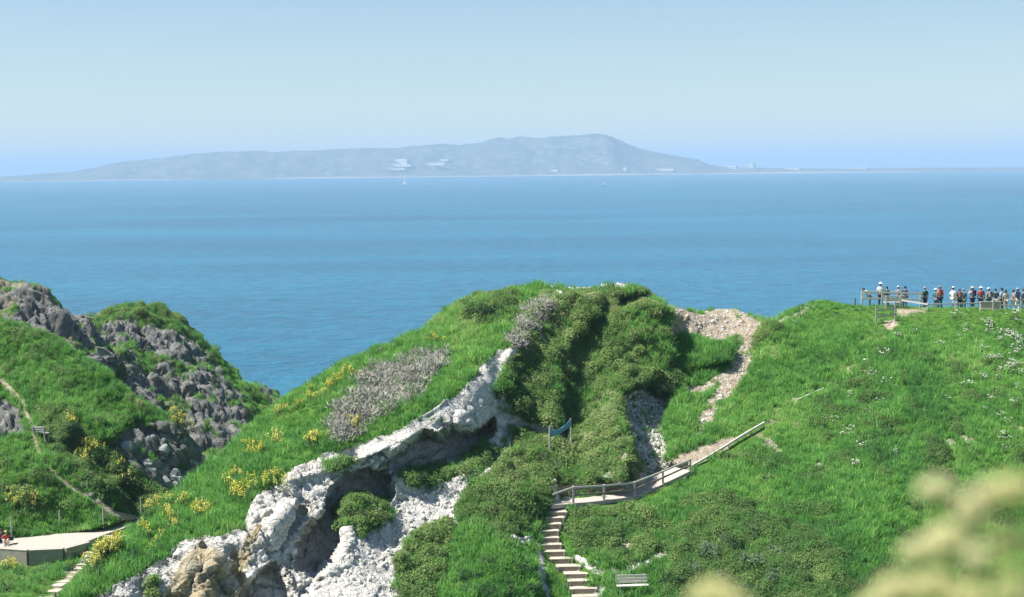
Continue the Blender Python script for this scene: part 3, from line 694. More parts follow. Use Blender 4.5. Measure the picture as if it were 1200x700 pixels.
# ------------------------------------------------------------------ plants: leaf and blade materials
def leaf_material(name, stops, tint=True, trans=0.30, rough=0.55, up=0.8):
    k = Nodes(name)
    rnd = k.n('ShaderNodeObjectInfo').outputs['Random']
    if tint:
        at = attr(k, 'tint', 'INSTANCER'); f = k.math('ADD', k.math('MULTIPLY', rnd, 0.30), k.math('MULTIPLY', at.outputs['Fac'], 0.70))
    else: f = rnd
    col = k.ramp(f, stops)
    geo = k.noise(6.0, 2, 0.5, vec=k.co.outputs['Object'])
    col = k.mix(k.math('MULTIPLY', geo, 0.35), col, k.mix(1.0, col, (1.35, 1.30, 1.1), 'MULTIPLY'))
    k.set(Base_Color=col, Roughness=rough); k.b.inputs['Specular IOR Level'].default_value = 0.25
    if up:
        ge = k.n('ShaderNodeNewGeometry'); va = k.n('ShaderNodeVectorMath', operation='MULTIPLY_ADD'); k.l(ge.outputs['Normal'], va.inputs[0]); va.inputs[1].default_value = (up, up, up); va.inputs[2].default_value = (0, 0, 1)
        vn = k.n('ShaderNodeVectorMath', operation='NORMALIZE'); k.l(va.outputs[0], vn.inputs[0]); k.l(vn.outputs[0], k.b.inputs['Normal'])
    tr = k.n('ShaderNodeBsdfTranslucent'); k.l(col, tr.inputs[0])
    mx = k.n('ShaderNodeMixShader'); mx.inputs[0].default_value = trans
    k.l(k.b.outputs[0], mx.inputs[1]); k.l(tr.outputs[0], mx.inputs[2]); k.l(mx.outputs[0], k.out.inputs[0])
    return k.m
M_GRASS = leaf_material('grass_blades', [(0.0, (0.045, 0.150, 0.036)), (0.25, (0.092, 0.285, 0.055)), (0.50, (0.155, 0.395, 0.072)), (0.75, (0.245, 0.485, 0.105)), (0.9, (0.36, 0.52, 0.16)), (1.0, (0.50, 0.53, 0.28))], trans=0.44)
M_SCRUB = leaf_material('scrub_leaves', [(0.0, (0.060, 0.140, 0.045)), (0.40, (0.140, 0.245, 0.070)), (0.75, (0.25, 0.345, 0.120)), (1.0, (0.42, 0.45, 0.24))], trans=0.42)
M_DEAD = leaf_material('dead_twigs', [(0.0, (0.24, 0.25, 0.20)), (0.6, (0.40, 0.40, 0.34)), (1.0, (0.55, 0.53, 0.46))], trans=0.05, rough=0.9)
M_STONE = mat_simple('loose_stone', (0.42, 0.405, 0.37), (0.66, 0.64, 0.59), 3.0, 0.95, 0.4, 0.03)
M_BROAD = leaf_material('broad_leaves', [(0.0, (0.025, 0.070, 0.028)), (0.5, (0.048, 0.110, 0.036)), (1.0, (0.085, 0.150, 0.052))], tint=False, trans=0.22, rough=0.38)
M_PALELEAF = leaf_material('pale_leaves', [(0.0, (0.070, 0.130, 0.070)), (0.5, (0.12, 0.19, 0.10)), (1.0, (0.22, 0.29, 0.19))], tint=False, trans=0.25, rough=0.35)
M_OLIVE = leaf_material('olive_leaves', [(0.0, (0.050, 0.075, 0.025)), (0.5, (0.095, 0.12, 0.04)), (1.0, (0.15, 0.17, 0.065))], tint=False, trans=0.22)
M_YELLOW = leaf_material('yellow_petals', [(0.0, (0.62, 0.58, 0.07)), (0.5, (0.70, 0.67, 0.12)), (1.0, (0.76, 0.74, 0.24))], tint=False, trans=0.25)
M_STEM = leaf_material('green_stems', [(0.0, (0.06, 0.13, 0.03)), (1.0, (0.11, 0.19, 0.05))], tint=False, trans=0.2)
M_WHITE = leaf_material('white_petals', [(0.0, (0.70, 0.70, 0.66)), (1.0, (0.80, 0.80, 0.77))], tint=False, trans=0.2)

lib = bpy.data.collections.new('scatter_shapes')          # prototypes for the ground cover, not in the scene itself
def proto(name, V, Fq, mat, coll, smooth=False):
    me = bpy.data.meshes.new(name); me.from_pydata([tuple(v) for v in V], [], Fq); me.materials.append(mat)
    if smooth: me.polygons.foreach_set('use_smooth', [True] * len(me.polygons))
    me.update(); o = bpy.data.objects.new(name, me); coll.objects.link(o); return o
def tuft_mesh(nb, rad, h0, h1, wd, bend):
    V, Q = [], []
    for _ in range(nb):
        a = random.uniform(0, 6.283); r = rad * math.sqrt(random.random()); x, y = r * math.cos(a), r * math.sin(a)
        h = random.uniform(h0, h1); la = random.uniform(0, 6.283); b = random.uniform(0.1, bend); lx, ly = math.cos(la) * b * h, math.sin(la) * b * h
        ca = random.uniform(0, 6.283); cx, cy = math.cos(ca) * wd / 2, math.sin(ca) * wd / 2
        n = len(V)
        V += [(x - cx, y - cy, -0.06), (x + cx, y + cy, -0.06), (x + lx * .35 + cx * .8, y + ly * .35 + cy * .8, h * .6), (x + lx * .35 - cx * .8, y + ly * .35 - cy * .8, h * .6), (x + lx, y + ly, h)]
        Q += [(n, n + 1, n + 2, n + 3), (n + 3, n + 2, n + 4)]
    return V, Q
def leaf_clump(nl, rad, hgt, size, up=0.3, twigs=0, fill=0.55):
    V, Q = [], []
    for _ in range(nl):
        d = Vector((random.gauss(0, 1), random.gauss(0, 1), abs(random.gauss(0, 1)))).normalized()
        r = fill + (1 - fill) * random.random() ** 0.6
        p = Vector((d.x * rad * r, d.y * rad * r, d.z * hgt * r - 0.04))
        n = (d + Vector((random.gauss(0, .6), random.gauss(0, .6), random.gauss(0, .6) + up))).normalized()
        t = n.cross(Vector((random.gauss(0, 1), random.gauss(0, 1), random.gauss(0, 1)))).normalized(); b = n.cross(t)
        s = size * random.uniform(0.6, 1.3); k = len(V)
        V += [p - t * s, p + b * s * .42 + n * s * .12, p + t * s, p - b * s * .42 + n * s * .12]
        Q += [(k, k + 1, k + 2), (k, k + 2, k + 3)]
    return V, Q
def twig_mesh(n, rad, h):
    m = MB()
    for _ in range(n):
        a = random.uniform(0, 6.283); r = rad * random.random(); p = Vector((r * math.cos(a), r * math.sin(a), -0.05)); pts = [p]
        d = Vector((random.gauss(0, .5), random.gauss(0, .5), 1)).normalized()
        for i in range(3):
            d = (d + Vector((random.gauss(0, .45), random.gauss(0, .45), random.gauss(0, .25)))).normalized(); pts.append(pts[-1] + d * h / 3)
        m.tube(pts, [.022, .018, .013, .007], 3, False)
        for _ in range(2):
            q = pts[random.choice((1, 2))]; m.tube([q, q + Vector((random.gauss(0, .6), random.gauss(0, .6), .5)).normalized() * h * .4], [.012, .006], 3, False)
    return m.v, m.f
def stone_mesh(s0, sub=1, sharp=0.28):
    bm = bmesh.new(); bmesh.ops.create_icosphere(bm, subdivisions=sub, radius=0.5)
    rr = random.Random(s0)
    planes = [(Vector((rr.gauss(0, 1), rr.gauss(0, 1), rr.gauss(0, 1))).normalized(), rr.uniform(0.25, 0.40)) for _ in range(15)]
    for v in bm.verts:
        for n, dd in planes:
            k = v.co.dot(n) - dd
            if k > 0: v.co -= n * k
        v.co += Vector((rr.gauss(0, 1), rr.gauss(0, 1), rr.gauss(0, 1))) * 0.018
    bm.verts.index_update(); V = [tuple(v.co) for v in bm.verts]; Q = [tuple(v.index for v in f.verts) for f in bm.faces]; bm.free(); return V, Q
def sub_coll(name): c = bpy.data.collections.new(name); return c
C_TUFT = sub_coll('tufts'); C_SCRUB = sub_coll('scrub_clumps'); C_TWIG = sub_coll('twig_clumps'); C_PEB = sub_coll('pebbles')
for i in range(4): proto('tuft', *tuft_mesh(46, 0.30, 0.14, 0.34 + 0.06 * i, 0.030, 0.75), M_GRASS, C_TUFT)
proto('tuft', *tuft_mesh(30, 0.22, 0.30, 0.60, 0.024, 0.5), M_GRASS, C_TUFT)
for i in range(4): proto('scrub_clump', *leaf_clump(170, 0.36 + 0.05 * i, 0.30 + 0.05 * i, 0.062), M_SCRUB, C_SCRUB)
for i in range(3): proto('twig_clump', *twig_mesh(16, 0.35, 0.55), M_DEAD, C_TWIG)
for i in range(4): proto('pebble', *stone_mesh(100 + i), M_STONE, C_PEB)

def scatter(name, pts, scl, eul, tint, coll, kind='stuff'):
    me = bpy.data.meshes.new(name); n = len(pts)
    me.vertices.add(n); me.vertices.foreach_set('co', np.asarray(pts, np.float32).ravel())
    for an, ty, key, val in (('scl', 'FLOAT', 'value', scl), ('tint', 'FLOAT', 'value', tint), ('eul', 'FLOAT_VECTOR', 'vector', eul)):
        a_ = me.attributes.new(an, ty, 'POINT'); a_.data.foreach_set(key, np.asarray(val, np.float32).ravel())
    o = link(name, me)
    g = bpy.data.node_groups.new(name, 'GeometryNodeTree')
    g.interface.new_socket('Geometry', in_out='INPUT', socket_type='NodeSocketGeometry'); g.interface.new_socket('Geometry', in_out='OUTPUT', socket_type='NodeSocketGeometry')
    N = g.nodes.new; gi, go = N('NodeGroupInput'), N('NodeGroupOutput'); ci = N('GeometryNodeCollectionInfo'); ip = N('GeometryNodeInstanceOnPoints')
    ci.inputs['Collection'].default_value = coll; ci.inputs['Separate Children'].default_value = True; ci.inputs['Reset Children'].default_value = True
    def named(nm, ty):
        q = N('GeometryNodeInputNamedAttribute'); q.data_type = ty; q.inputs['Name'].default_value = nm; return q.outputs['Attribute']
    L = g.links.new
    L(gi.outputs[0], ip.inputs['Points']); L(ci.outputs[0], ip.inputs['Instance']); ip.inputs['Pick Instance'].default_value = True
    rv = N('FunctionNodeRandomValue'); rv.data_type = 'INT'
    rv.inputs[4].default_value = 0; rv.inputs[5].default_value = max(1, len(coll.objects) - 1); L(rv.outputs[2], ip.inputs['Instance Index'])
    er = N('FunctionNodeEulerToRotation'); L(named('eul', 'FLOAT_VECTOR'), er.inputs[0]); L(er.outputs[0], ip.inputs['Rotation'])
    L(named('scl', 'FLOAT'), ip.inputs['Scale']); L(ip.outputs[0], go.inputs[0])
    o.modifiers.new('scatter', 'NODES').node_group = g
    tag(o, kind=kind); return o
def sample(S, wgt, n, lean=0.45):
    """random places on a sheet, weighted; returns points and tilt angles that lean with the slope"""
    wv = S.area * np.clip(wgt, 0, None); cw = np.cumsum(wv); idx = np.searchsorted(cw, rng.random(n) * cw[-1])
    a, b = rng.random((2, n)); q = S.V[S.Q[idx]]
    p = (q[:, 0] * ((1-a)*(1-b))[:, None] + q[:, 1] * (a*(1-b))[:, None] + q[:, 2] * (a*b)[:, None] + q[:, 3] * ((1-a)*b)[:, None])
    nn = S.fn[idx] * lean + np.array([0, 0, 1.0]) * (1 - lean); nn /= np.linalg.norm(nn, axis=1)[:, None]
    tx = -np.arcsin(np.clip(nn[:, 1], -1, 1)); ty = np.arctan2(nn[:, 0], nn[:, 2])
    return p, np.stack([tx, ty, rng.random(n) * 6.283], 1), idx
def eul_zxy(e):
    # spin about the blade's own axis first, then tilt
    out = np.empty_like(e)
    for i, (tx, ty, sp) in enumerate(e):
        m_ = Matrix.Rotation(ty, 3, 'Y') @ Matrix.Rotation(tx, 3, 'X') @ Matrix.Rotation(sp, 3, 'Z'); out[i] = m_.to_euler()
    return out
def grass_tint(p, base, seed):
    n = fbm(p * 0.22, 3, seed) * 0.55 + fbm(p * 0.9, 3, seed + 1) * 0.35
    n2 = fbm(p * 2.2, 2, seed + 5)
    return np.clip(base + n * 0.85 + n2 * 0.32 + rng.normal(0, 0.09, len(p)), 0, 1)
def nearcam(S):      # denser where it shows
    uu = S.U[S.Q[:, 0]]; vv = S.Vp[S.Q[:, 0]]
    return ((uu > -170) & (uu < 1410) & (vv < 735)).astype(float)
show = {id(S): nearcam(S) for S in (A, B, Cc)}
for S, n_g, n_s, nm in ((A, 53000, 15800, 'hillside'), (B, 15500, 3500, 'valley slope'), (Cc, 5200, 3300, 'headland')):
    wv = show[id(S)] * (0.25 + 0.75 * S.fvis)
    calm = 1 - 0.9 * S.fc['calm'] * (S.fvis > 0.5)
    p, e, ix = sample(S, wv * (S.fc['green'] ** 1.6 + 0.32 * S.fc['scrub'] * (1 - S.fc['bare'])) * calm, n_g)
    u_, v_, _ = topix(p)
    base = 0.46 + 0.16 * S.fc['scrub'][ix] * -1
    tint = grass_tint(p, base, 201)
    if S is A:
        tint += 0.16 * soft(poly_sd(u_, v_, P1), 14)
        tint += 0.22 * soft(poly_sd(u_, v_, P2), 14) + 0.20 * soft(poly_sd(u_, v_, [(520, 380), (560, 360), (605, 372), (610, 400), (560, 440), (520, 470), (480, 480), (520, 430)]), 16) + 0.25 * soft(9 - seg_dist(u_, v_, [(1036, 392), (960, 458), (896, 500)]), 8)
        tint -= 0.18 * soft(poly_sd(u_, v_, [(770, 600), (900, 590), (1010, 640), (1010, 790), (760, 790)]), 20)
    scale = np.clip(0.85 + 0.35 * fbm(p * 0.5, 2, 207) + rng.normal(0, 0.15, len(p)), 0.45, 1.5)
    scale *= np.where(S.fvis[ix] > 0.5, 1, 0.8)
    if S is A: scale *= 1 - 0.45 * soft(22 - np.abs(v_ - 366), 14) * (u_ > 940)
    tag(scatter('grass', p, scale, eul_zxy(e), np.clip(tint, 0, 1), C_TUFT), 'green grass covering the ' + nm, 'grass')
    p, e, ix = sample(S, wv * S.fc['scrub'] ** 1.3 * (1 - S.fc['bare']) ** 3 * calm, n_s, 0.7)
    u_, v_, _ = topix(p)
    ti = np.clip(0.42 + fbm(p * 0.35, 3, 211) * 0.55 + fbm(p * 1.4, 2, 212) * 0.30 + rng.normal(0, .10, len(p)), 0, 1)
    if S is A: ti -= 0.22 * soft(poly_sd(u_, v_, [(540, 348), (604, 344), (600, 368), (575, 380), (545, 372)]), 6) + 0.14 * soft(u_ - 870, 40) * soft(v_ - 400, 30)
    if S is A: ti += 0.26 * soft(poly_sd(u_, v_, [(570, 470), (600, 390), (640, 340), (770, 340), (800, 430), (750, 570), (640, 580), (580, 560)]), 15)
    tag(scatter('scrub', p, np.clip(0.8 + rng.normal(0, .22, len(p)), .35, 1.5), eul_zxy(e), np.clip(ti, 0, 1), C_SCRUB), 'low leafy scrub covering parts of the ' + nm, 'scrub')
p, e, ix = sample(A, show[id(A)] * A.fvis * A.fc['dead'] ** 1.5, 2000, 0.4)
tag(scatter('dead_shrub', p, np.clip(0.8 + rng.normal(0, .2, len(p)), .4, 1.3), eul_zxy(e), np.clip(0.5 + rng.normal(0, .2, len(p)), 0, 1), C_TWIG), 'grey tangle of dead twigs on the ridge slope', 'dead shrub')
wst = A.fc['rock'] * 1.0 + 0.07 * A.fc['tan'] + 0.14 * A.fc['chalk'] * soft(poly_sd(A.U, A.Vp, [(440, 600), (560, 555), (590, 560), (530, 640), (510, 720), (360, 720), (400, 660)]), 10)[A.Q[:, 0]]
p, e, ix = sample(A, show[id(A)] * A.fvis * wst * (1 - A.fc['calm']), 6500, 0.5)
tag(scatter('loose_stones', p, np.clip(rng.lognormal(-2.0, 0.5, len(p)), .05, .5), rng.random((len(p), 3)) * 6.28, rng.random(len(p)), C_PEB), 'pale loose stones strewn over the bare ground', 'stones')
# ------------------------------------------------------------------ timber, stone and gravel
M_PALEWOOD = mat_simple('pale_timber', (0.52, 0.48, 0.42), (0.68, 0.64, 0.57), 7.0, 0.85, 0.4, 0.01, (1, 1, 4))
M_BROWNWOOD = mat_simple('brown_timber', (0.17, 0.135, 0.095), (0.30, 0.25, 0.19), 6.0, 0.85, 0.5, 0.015, (0.6, 1, 6))
M_GREYWOOD = mat_simple('grey_timber', (0.30, 0.29, 0.27), (0.44, 0.43, 0.40), 7.0, 0.85, 0.4, 0.01, (1, 1, 4))
M_DARKPOST = mat_simple('dark_stake', (0.10, 0.095, 0.08), (0.18, 0.17, 0.15), 9.0, 0.85, 0.3, 0.01)
M_GRAVEL = mat_simple('pale_gravel', (0.36, 0.315, 0.265), (0.50, 0.45, 0.40), 5.0, 0.95, 0.5, 0.02)
M_TREAD = mat_simple('earth_tread', (0.40, 0.36, 0.29), (0.54, 0.50, 0.42), 5.0, 0.95, 0.5, 0.02)
M_BLUE = mat_simple('blue_net', (0.07, 0.20, 0.27), (0.14, 0.32, 0.40), 14.0, 0.8, 0.4, 0.01)
M_BOARD = mat_simple('tan_board', (0.40, 0.32, 0.19), (0.52, 0.43, 0.28), 6.0, 0.7, 0.3, 0.01, (1, 1, 5))
M_CHALKBLK = mat_simple('chalk_block', (0.42, 0.41, 0.385), (0.62, 0.605, 0.57), 2.2, 0.95, 0.6, 0.05)
M_LIMEBLK = mat_simple('limestone_block', (0.10, 0.105, 0.10), (0.24, 0.235, 0.215), 1.6, 0.95, 0.7, 0.06)
M_LIFTBLK = mat_simple('lifted_blue_limestone_block', (0.20, 0.215, 0.22), (0.40, 0.41, 0.40), 1.6, 0.95, 0.7, 0.06)  # blue-grey limestone, colour lifted to brighten the rock face lying in shade
kk = Nodes('wall_stone')
br = kk.n('ShaderNodeTexBrick'); br.inputs['Scale'].default_value = 2.6; br.inputs['Mortar Size'].default_value = 0.012
mpg = kk.n('ShaderNodeMapping'); mpg.inputs['Rotation'].default_value = (R(90), 0, 0); kk.l(kk.co.outputs['Object'], mpg.inputs[0]); kk.l(mpg.outputs[0], br.inputs['Vector'])
br.inputs['Color1'].default_value = (0.27, 0.24, 0.20, 1); br.inputs['Color2'].default_value = (0.38, 0.35, 0.30, 1); br.inputs['Mortar'].default_value = (0.18, 0.17, 0.15, 1)
kk.set(Base_Color=kk.mix(0.45, br.outputs[0], kk.ramp(kk.noise(2.0, 5), [(0.3, (0.22, 0.19, 0.15)), (0.7, (0.36, 0.33, 0.28))])), Roughness=0.95); kk.bump(br.outputs['Fac'], -0.6, 0.03)
M_WALLST = kk.m

def W(S, u, v, push=0.0): return Vector(pix(u, v, float(S.D(u, v)) + push))

# ---- right staircase of timber-edged steps
steps = [(664, 588.7), (657, 594), (651.6, 600.4), (647.5, 607), (644, 614.5), (642, 622.5), (642, 630.6), (643.6, 638.6), (649, 646.6), (658, 655), (666.5, 664), (675, 672.7), (681, 681), (684, 690), (686, 699.4)]
def staircase(name, S, pts, wd, label, yaw, cat_mat, lift):
    P3 = [W(S, *q, -lift) for q in pts]
    e = empty(name, P3[-1])
    for i, p in enumerate(P3):
        nx = P3[i - 1] if i else p + Vector((0, 0.6, 0.22))
        run = max(0.42, math.hypot(nx.x - p.x, nx.y - p.y)); rise = max(0.12, min(0.34, nx.z - p.z if i else 0.2))
        low = P3[i + 1].z if i + 1 < len(P3) else p.z - 0.2
        q = p - P3[-1]; M = Matrix.Rotation(yaw + random.uniform(-.05, .05), 3, 'Z'); w_ = wd * random.uniform(0.93, 1.07)
        h = max(0.14, min(0.36, p.z - low + 0.04))
        s_ = MB().box(q + M @ Vector((0, run / 2 + 0.10, -0.05)), (w_ * 0.97, run + 0.16, 0.10), M, 0.015).build('step', cat_mat, e)
        MB().box(q + M @ Vector((0, 0.0, -h / 2 - 0.012)), (w_, 0.07, h), M, 0.01).build('riser_board', M_BROWNWOOD, s_)
        for sx in (-1, 1):
            MB().box(q + M @ Vector((sx * w_ * 0.42, -0.065, -h / 2 - 0.06)), (0.06, 0.055, h + 0.08), M, 0.006).build('peg', M_GREYWOOD, s_)
    tag(e, label, 'staircase'); return e
staircase('hill_staircase', A, steps, 1.42, 'curving flight of timber-edged steps climbing to the railed path', 0.06, M_TREAD, 0.46)
lsteps = [(131, 630), (122, 638), (114.5, 643.6), (109.5, 648), (107, 652.6), (104, 657.4), (100, 662), (96, 667), (84, 671.4), (76, 676.6), (71, 682), (62, 687), (58, 693.6), (52, 701)]
staircase('terrace_staircase', B, lsteps, 1.25, 'narrow flight of pale steps dropping beside the stone terrace wall', -0.12, M_TREAD, 0.14)

# ---- railed path with its fence and plank wall
fr = [(646, 592), (672, 590.5), (708, 586.5), (744, 582), (777, 567.5), (809, 552)]
FP = [W(A, *q, -0.95) for q in fr]
VV, FF = [], []
for i, p in enumerate(FP):
    t = (FP[min(i + 1, 5)] - FP[max(i - 1, 0)]); t.z = 0; t.normalize(); nrm = Vector((-t.y, t.x, 0))
    if nrm.y < 0: nrm = -nrm
    wd_ = 1.6 if i < 4 else 1.5
    VV += [p, p + nrm * wd_ + Vector((0, 0, 0.02)), p + nrm * wd_ - Vector((0, 0, 0.5)), p - Vector((0, 0, 0.22))]
for i in range(5):
    for j in range(4): FF.append((i*4+j, (i+1)*4+j, (i+1)*4+(j+1)%4, i*4+(j+1)%4))
FF += [(0, 1, 2, 3), (23, 22, 21, 20)]
tag(MB().add(VV, FF).build('gravel_path', M_GRAVEL), kind='structure')
f = empty('path_fence', FP[1])
tops = []
for i, p in enumerate(FP[1:]):
    h = (1.02, 0.92, 0.88, 0.82, 0.72)[i]
    q = p - FP[1] + Vector((0, 0.10, 0))
    MB().box(q + Vector((0, 0, h / 2 - 0.15)), (0.13, 0.13, h + 0.3), None, 0.012).build('post', M_GREYWOOD, f); tops.append((q, h))
qL = FP[0] - FP[1] + Vector((0.1, 0.10, 0)); seq = [(qL, 0.66)] + tops
for (a, ha), (b, hb) in zip(seq[:-1], seq[1:]):
    for k_, fr_ in ((0.93, 0.10), (0.48, 0.10)):
        if k_ < 0.6 and a is qL: continue
        MB().beam(a + Vector((0, -0.085, ha * k_)), b + Vector((0, -0.085, hb * k_)), 0.045, fr_, 0.006).build('rail', M_PALEWOOD if k_ > 0.6 else M_BROWNWOOD, f)
tag(f, 'weathered two-rail timber fence along the gravel path above the steps', 'fence')
r0 = Vector(VV[0 * 4 + 1]) ; rw = empty('plank_retaining_wall', r0)
for i in range(3):
    a, b = Vector(VV[i*4+1]) - r0, Vector(VV[(i+1)*4+1]) - r0
    for j in range(3):
        hh = 0.23 if i < 2 else 0.20
        MB().beam(a + Vector((0, 0.06, 0.10 + j * 0.245)), b + Vector((0, 0.06, 0.10 + j * 0.245)), 0.055, hh, 0.008).build('plank', M_BROWNWOOD, rw)
    MB().box(a + Vector((0.05, 0.13, 0.3)), (0.09, 0.08, 0.95), None, 0.01).build('wall_post', M_BROWNWOOD, rw)
tag(rw, 'brown plank retaining wall backing the gravel path', 'retaining wall')
def edging(pts, label, h=0.22):
    P3 = [hit(A, *q)[0] for q in pts]; e = empty('timber_edging', P3[0])
    for a, b in zip(P3[:-1], P3[1:]):
        a2, b2 = a - P3[0] + Vector((0, -0.05, h)), b - P3[0] + Vector((0, -0.05, h))
        MB().beam(a2, b2 - (b2 - a2).normalized() * 0.02, 0.10, 0.13, 0.01).build('board', M_PALEWOOD, e)
        MB().box(a2 + Vector((0.05, 0.09, -h / 2 - 0.1)), (0.08, 0.08, h + 0.3), None, 0.008).build('stake', M_GREYWOOD, e)
    tag(e, label, 'edging', 'timber path edgings')
edging([(811, 550), (832, 538), (853, 525), (872, 513), (896, 499)], 'long pale timber edging climbing from the fence end into the grass')
edging([(934, 473), (950, 466), (966, 459)], 'short pale timber edging alone in the grass slope')

# ---- benches
def bench(loc, rz, wd, mat, label, nslat=3, h=0.45):
    e = empty('bench', loc, rz)
    for i in range(nslat): MB().box((0, 0.06 + i * 0.135, h), (wd, 0.115, 0.045), None, 0.008).build('seat_slat', mat, e)
    for i in range(3): MB().box((0, 0.46 + 0.03 * i, h + 0.14 + i * 0.155), (wd, 0.035, 0.115), None, 0.008).build('back_slat', mat, e)
    for sx in (-1, 1):
        MB().box((sx * wd * 0.40, 0.05, h / 2 - 0.16), (0.07, 0.07, h + 0.28), None, 0.008).build('leg', mat, e)
        MB().beam((sx * wd * 0.40, 0.41, -0.3), (sx * wd * 0.40, 0.565, h + 0.52), 0.07, 0.06, 0.008, (0, 1, 0)).build('back_post', mat, e)
        MB().box((sx * wd * 0.40, 0.24, h - 0.06), (0.06, 0.40, 0.07), None, 0.008).build('seat_bearer', mat, e)
    tag(e, label, 'bench'); return e
p, _ = hit(A, 742, 697); bench(p + Vector((0, -0.05, 0.02)), 0.10, 1.72, M_PALEWOOD, 'pale slatted timber bench beside the foot of the steps')
p, _ = hit(B, 51, 513); bench(p, R(155), 1.25, M_GREYWOOD, 'small grey bench beside the dirt trail on the green slope across the valley', 3, 0.40)

# ---- blue netting strung between two stakes
pa, _ = hit(A, 644, 533); pb, _ = hit(A, 670, 524)
e = empty('netting_barrier', pa)
MB().tube([(0, 0, -0.3), (0.02, 0, 1.75)], 0.055, 7).build('post', M_GREYWOOD, e)
qb = pb - pa; MB().tube([qb + Vector((0, 0, -0.3)), qb + Vector((-0.06, 0, 1.75))], 0.05, 7).build('post', M_GREYWOOD, e)
vv, ff = [], []
for i in range(13):
    t = i / 12; base = Vector((0.02, -0.08, 1.55)).lerp(qb + Vector((-0.06, -0.08, 1.72)), t); sag = -0.30 * math.sin(math.pi * t) ** 1.0 * (1 - 0.4 * t)
    for j in range(4): vv.append(base + Vector((0, 0.04 * math.sin(t * 15 + j), sag - j * 0.155 * (1 - 0.30 * math.sin(math.pi * t)))))
for i in range(12):
    for j in range(3): ff.append((i*4+j, (i+1)*4+j, (i+1)*4+j+1, i*4+j+1))
o = MB().add(vv, ff).build('netting', M_BLUE, e, True); sm = o.modifiers.new('thick', 'SOLIDIFY'); sm.thickness = 0.012
tag(e, 'blue netting sagging between two stakes above the worn trail', 'barrier')

# ---- fences and boards on the right crest
def gz(S, u, d, dv=0):
    """ground point on the sheet straight above/below column u at depth d"""
    p = Vector(pix(u, 360, d)); p.z = ground(S, p.x, p.y); return p
def rail_fence(name, posts, rails, label, mat, pw=0.12, ph=1.1, group=None, front=-1):
    e = empty(name, posts[0])
    for p in posts: MB().box(p - posts[0] + Vector((0, 0, ph / 2 - 0.2)), (pw, pw, ph + 0.4), None, 0.01).build('post', mat, e)
    for a, b in zip(posts[:-1], posts[1:]):
        for z, h in rails:
            MB().beam(a - posts[0] + Vector((-0.03, front * (pw / 2 + 0.03), z)), b - posts[0] + Vector((0.0, front * (pw / 2 + 0.03), z)), 0.05, h, 0.008).build('rail', mat, e)
    tag(e, label, 'fence', group); return e
rail_fence('crest_fence', [gz(A, u, 127.2) for u in (1010, 1034, 1057, 1079)], [(1.08, 0.15), (0.62, 0.14)], 'pale two-rail fence in front of the sightseers on the crest', M_PALEWOOD, ph=1.1)
q = [hit(A, 1026.5, 380)[0], hit(A, 1052, 382)[0]]
q[1].y = q[0].y + 0.2; q[1].z = ground(A, q[1].x, q[1].y)
st = rail_fence('stile_barrier', q, [(0.98, 0.11), (0.48, 0.11)], 'short two-rail barrier on the slope just below the crest fence', M_GREYWOOD, pw=0.10, ph=1.38)
rail_fence('crest_handrail', [gz(A, u, d_) for u, d_ in ((1056, 126.0), (1087, 124.9), (1120, 125.0), (1150, 125.4))], [(0.50, 0.11)], 'long single-rail fence running from the crest bench to the tan board', M_PALEWOOD, pw=0.10, ph=0.62)
rail_fence('crest_handrail', [gz(A, u, d_) for u, d_ in ((1172, 125.6), (1202, 125.4), (1236, 125.2))], [(0.36, 0.11)], 'grey single-rail fence running on past the tan board on the crest', M_GREYWOOD, pw=0.09, ph=0.45)
b_ = bench(gz(A, 1046, 125.7) + Vector((0, 0.3, -0.05)), R(180), 1.25, M_PALEWOOD, 'pale bench on the crest facing the sea below the two-rail fence')
p = gz(A, 1160.5, 125.0); e = empty('tan_board', p)
MB().box((0, 0, 0.44), (1.36, 0.05, 0.50), None, 0.01).build('panel', M_BOARD, e)
for z in (0.185, 0.705): MB().box((0, -0.012, z), (1.46, 0.08, 0.06), None, 0.01).build('frame_rail', M_PALEWOOD, e)
for x in (-0.76, 0.20, 0.76): MB().box((x, -0.05 if x == 0.20 else 0, 0.25), (0.07, 0.07, 1.2 if x == 0.20 else 1.0), None, 0.008).build('post', M_PALEWOOD, e)
tag(e, 'low tan wooden board on posts in front of the crowd on the crest', 'board')
p, _ = hit(A, 718.5, 338); e = MB().tube([(0, 0, -0.2), (0, 0, 0.32), (0.02, 0, 0.36)], [0.09, 0.08, 0.03], 8).build('marker_post', M_DARKPOST, None, loc=p); tag(e, 'short dark marker post on the bare hilltop', 'post')
p = gz(A, 1002, 127.4); e = MB().tube([(0, 0, -0.2), (0, 0, 0.60), (0.0, 0, 0.64)], [0.06, 0.055, 0.02], 8).build('marker_post', M_DARKPOST, None, loc=p); tag(e, 'dark stump post at the end of the crest fence', 'post')

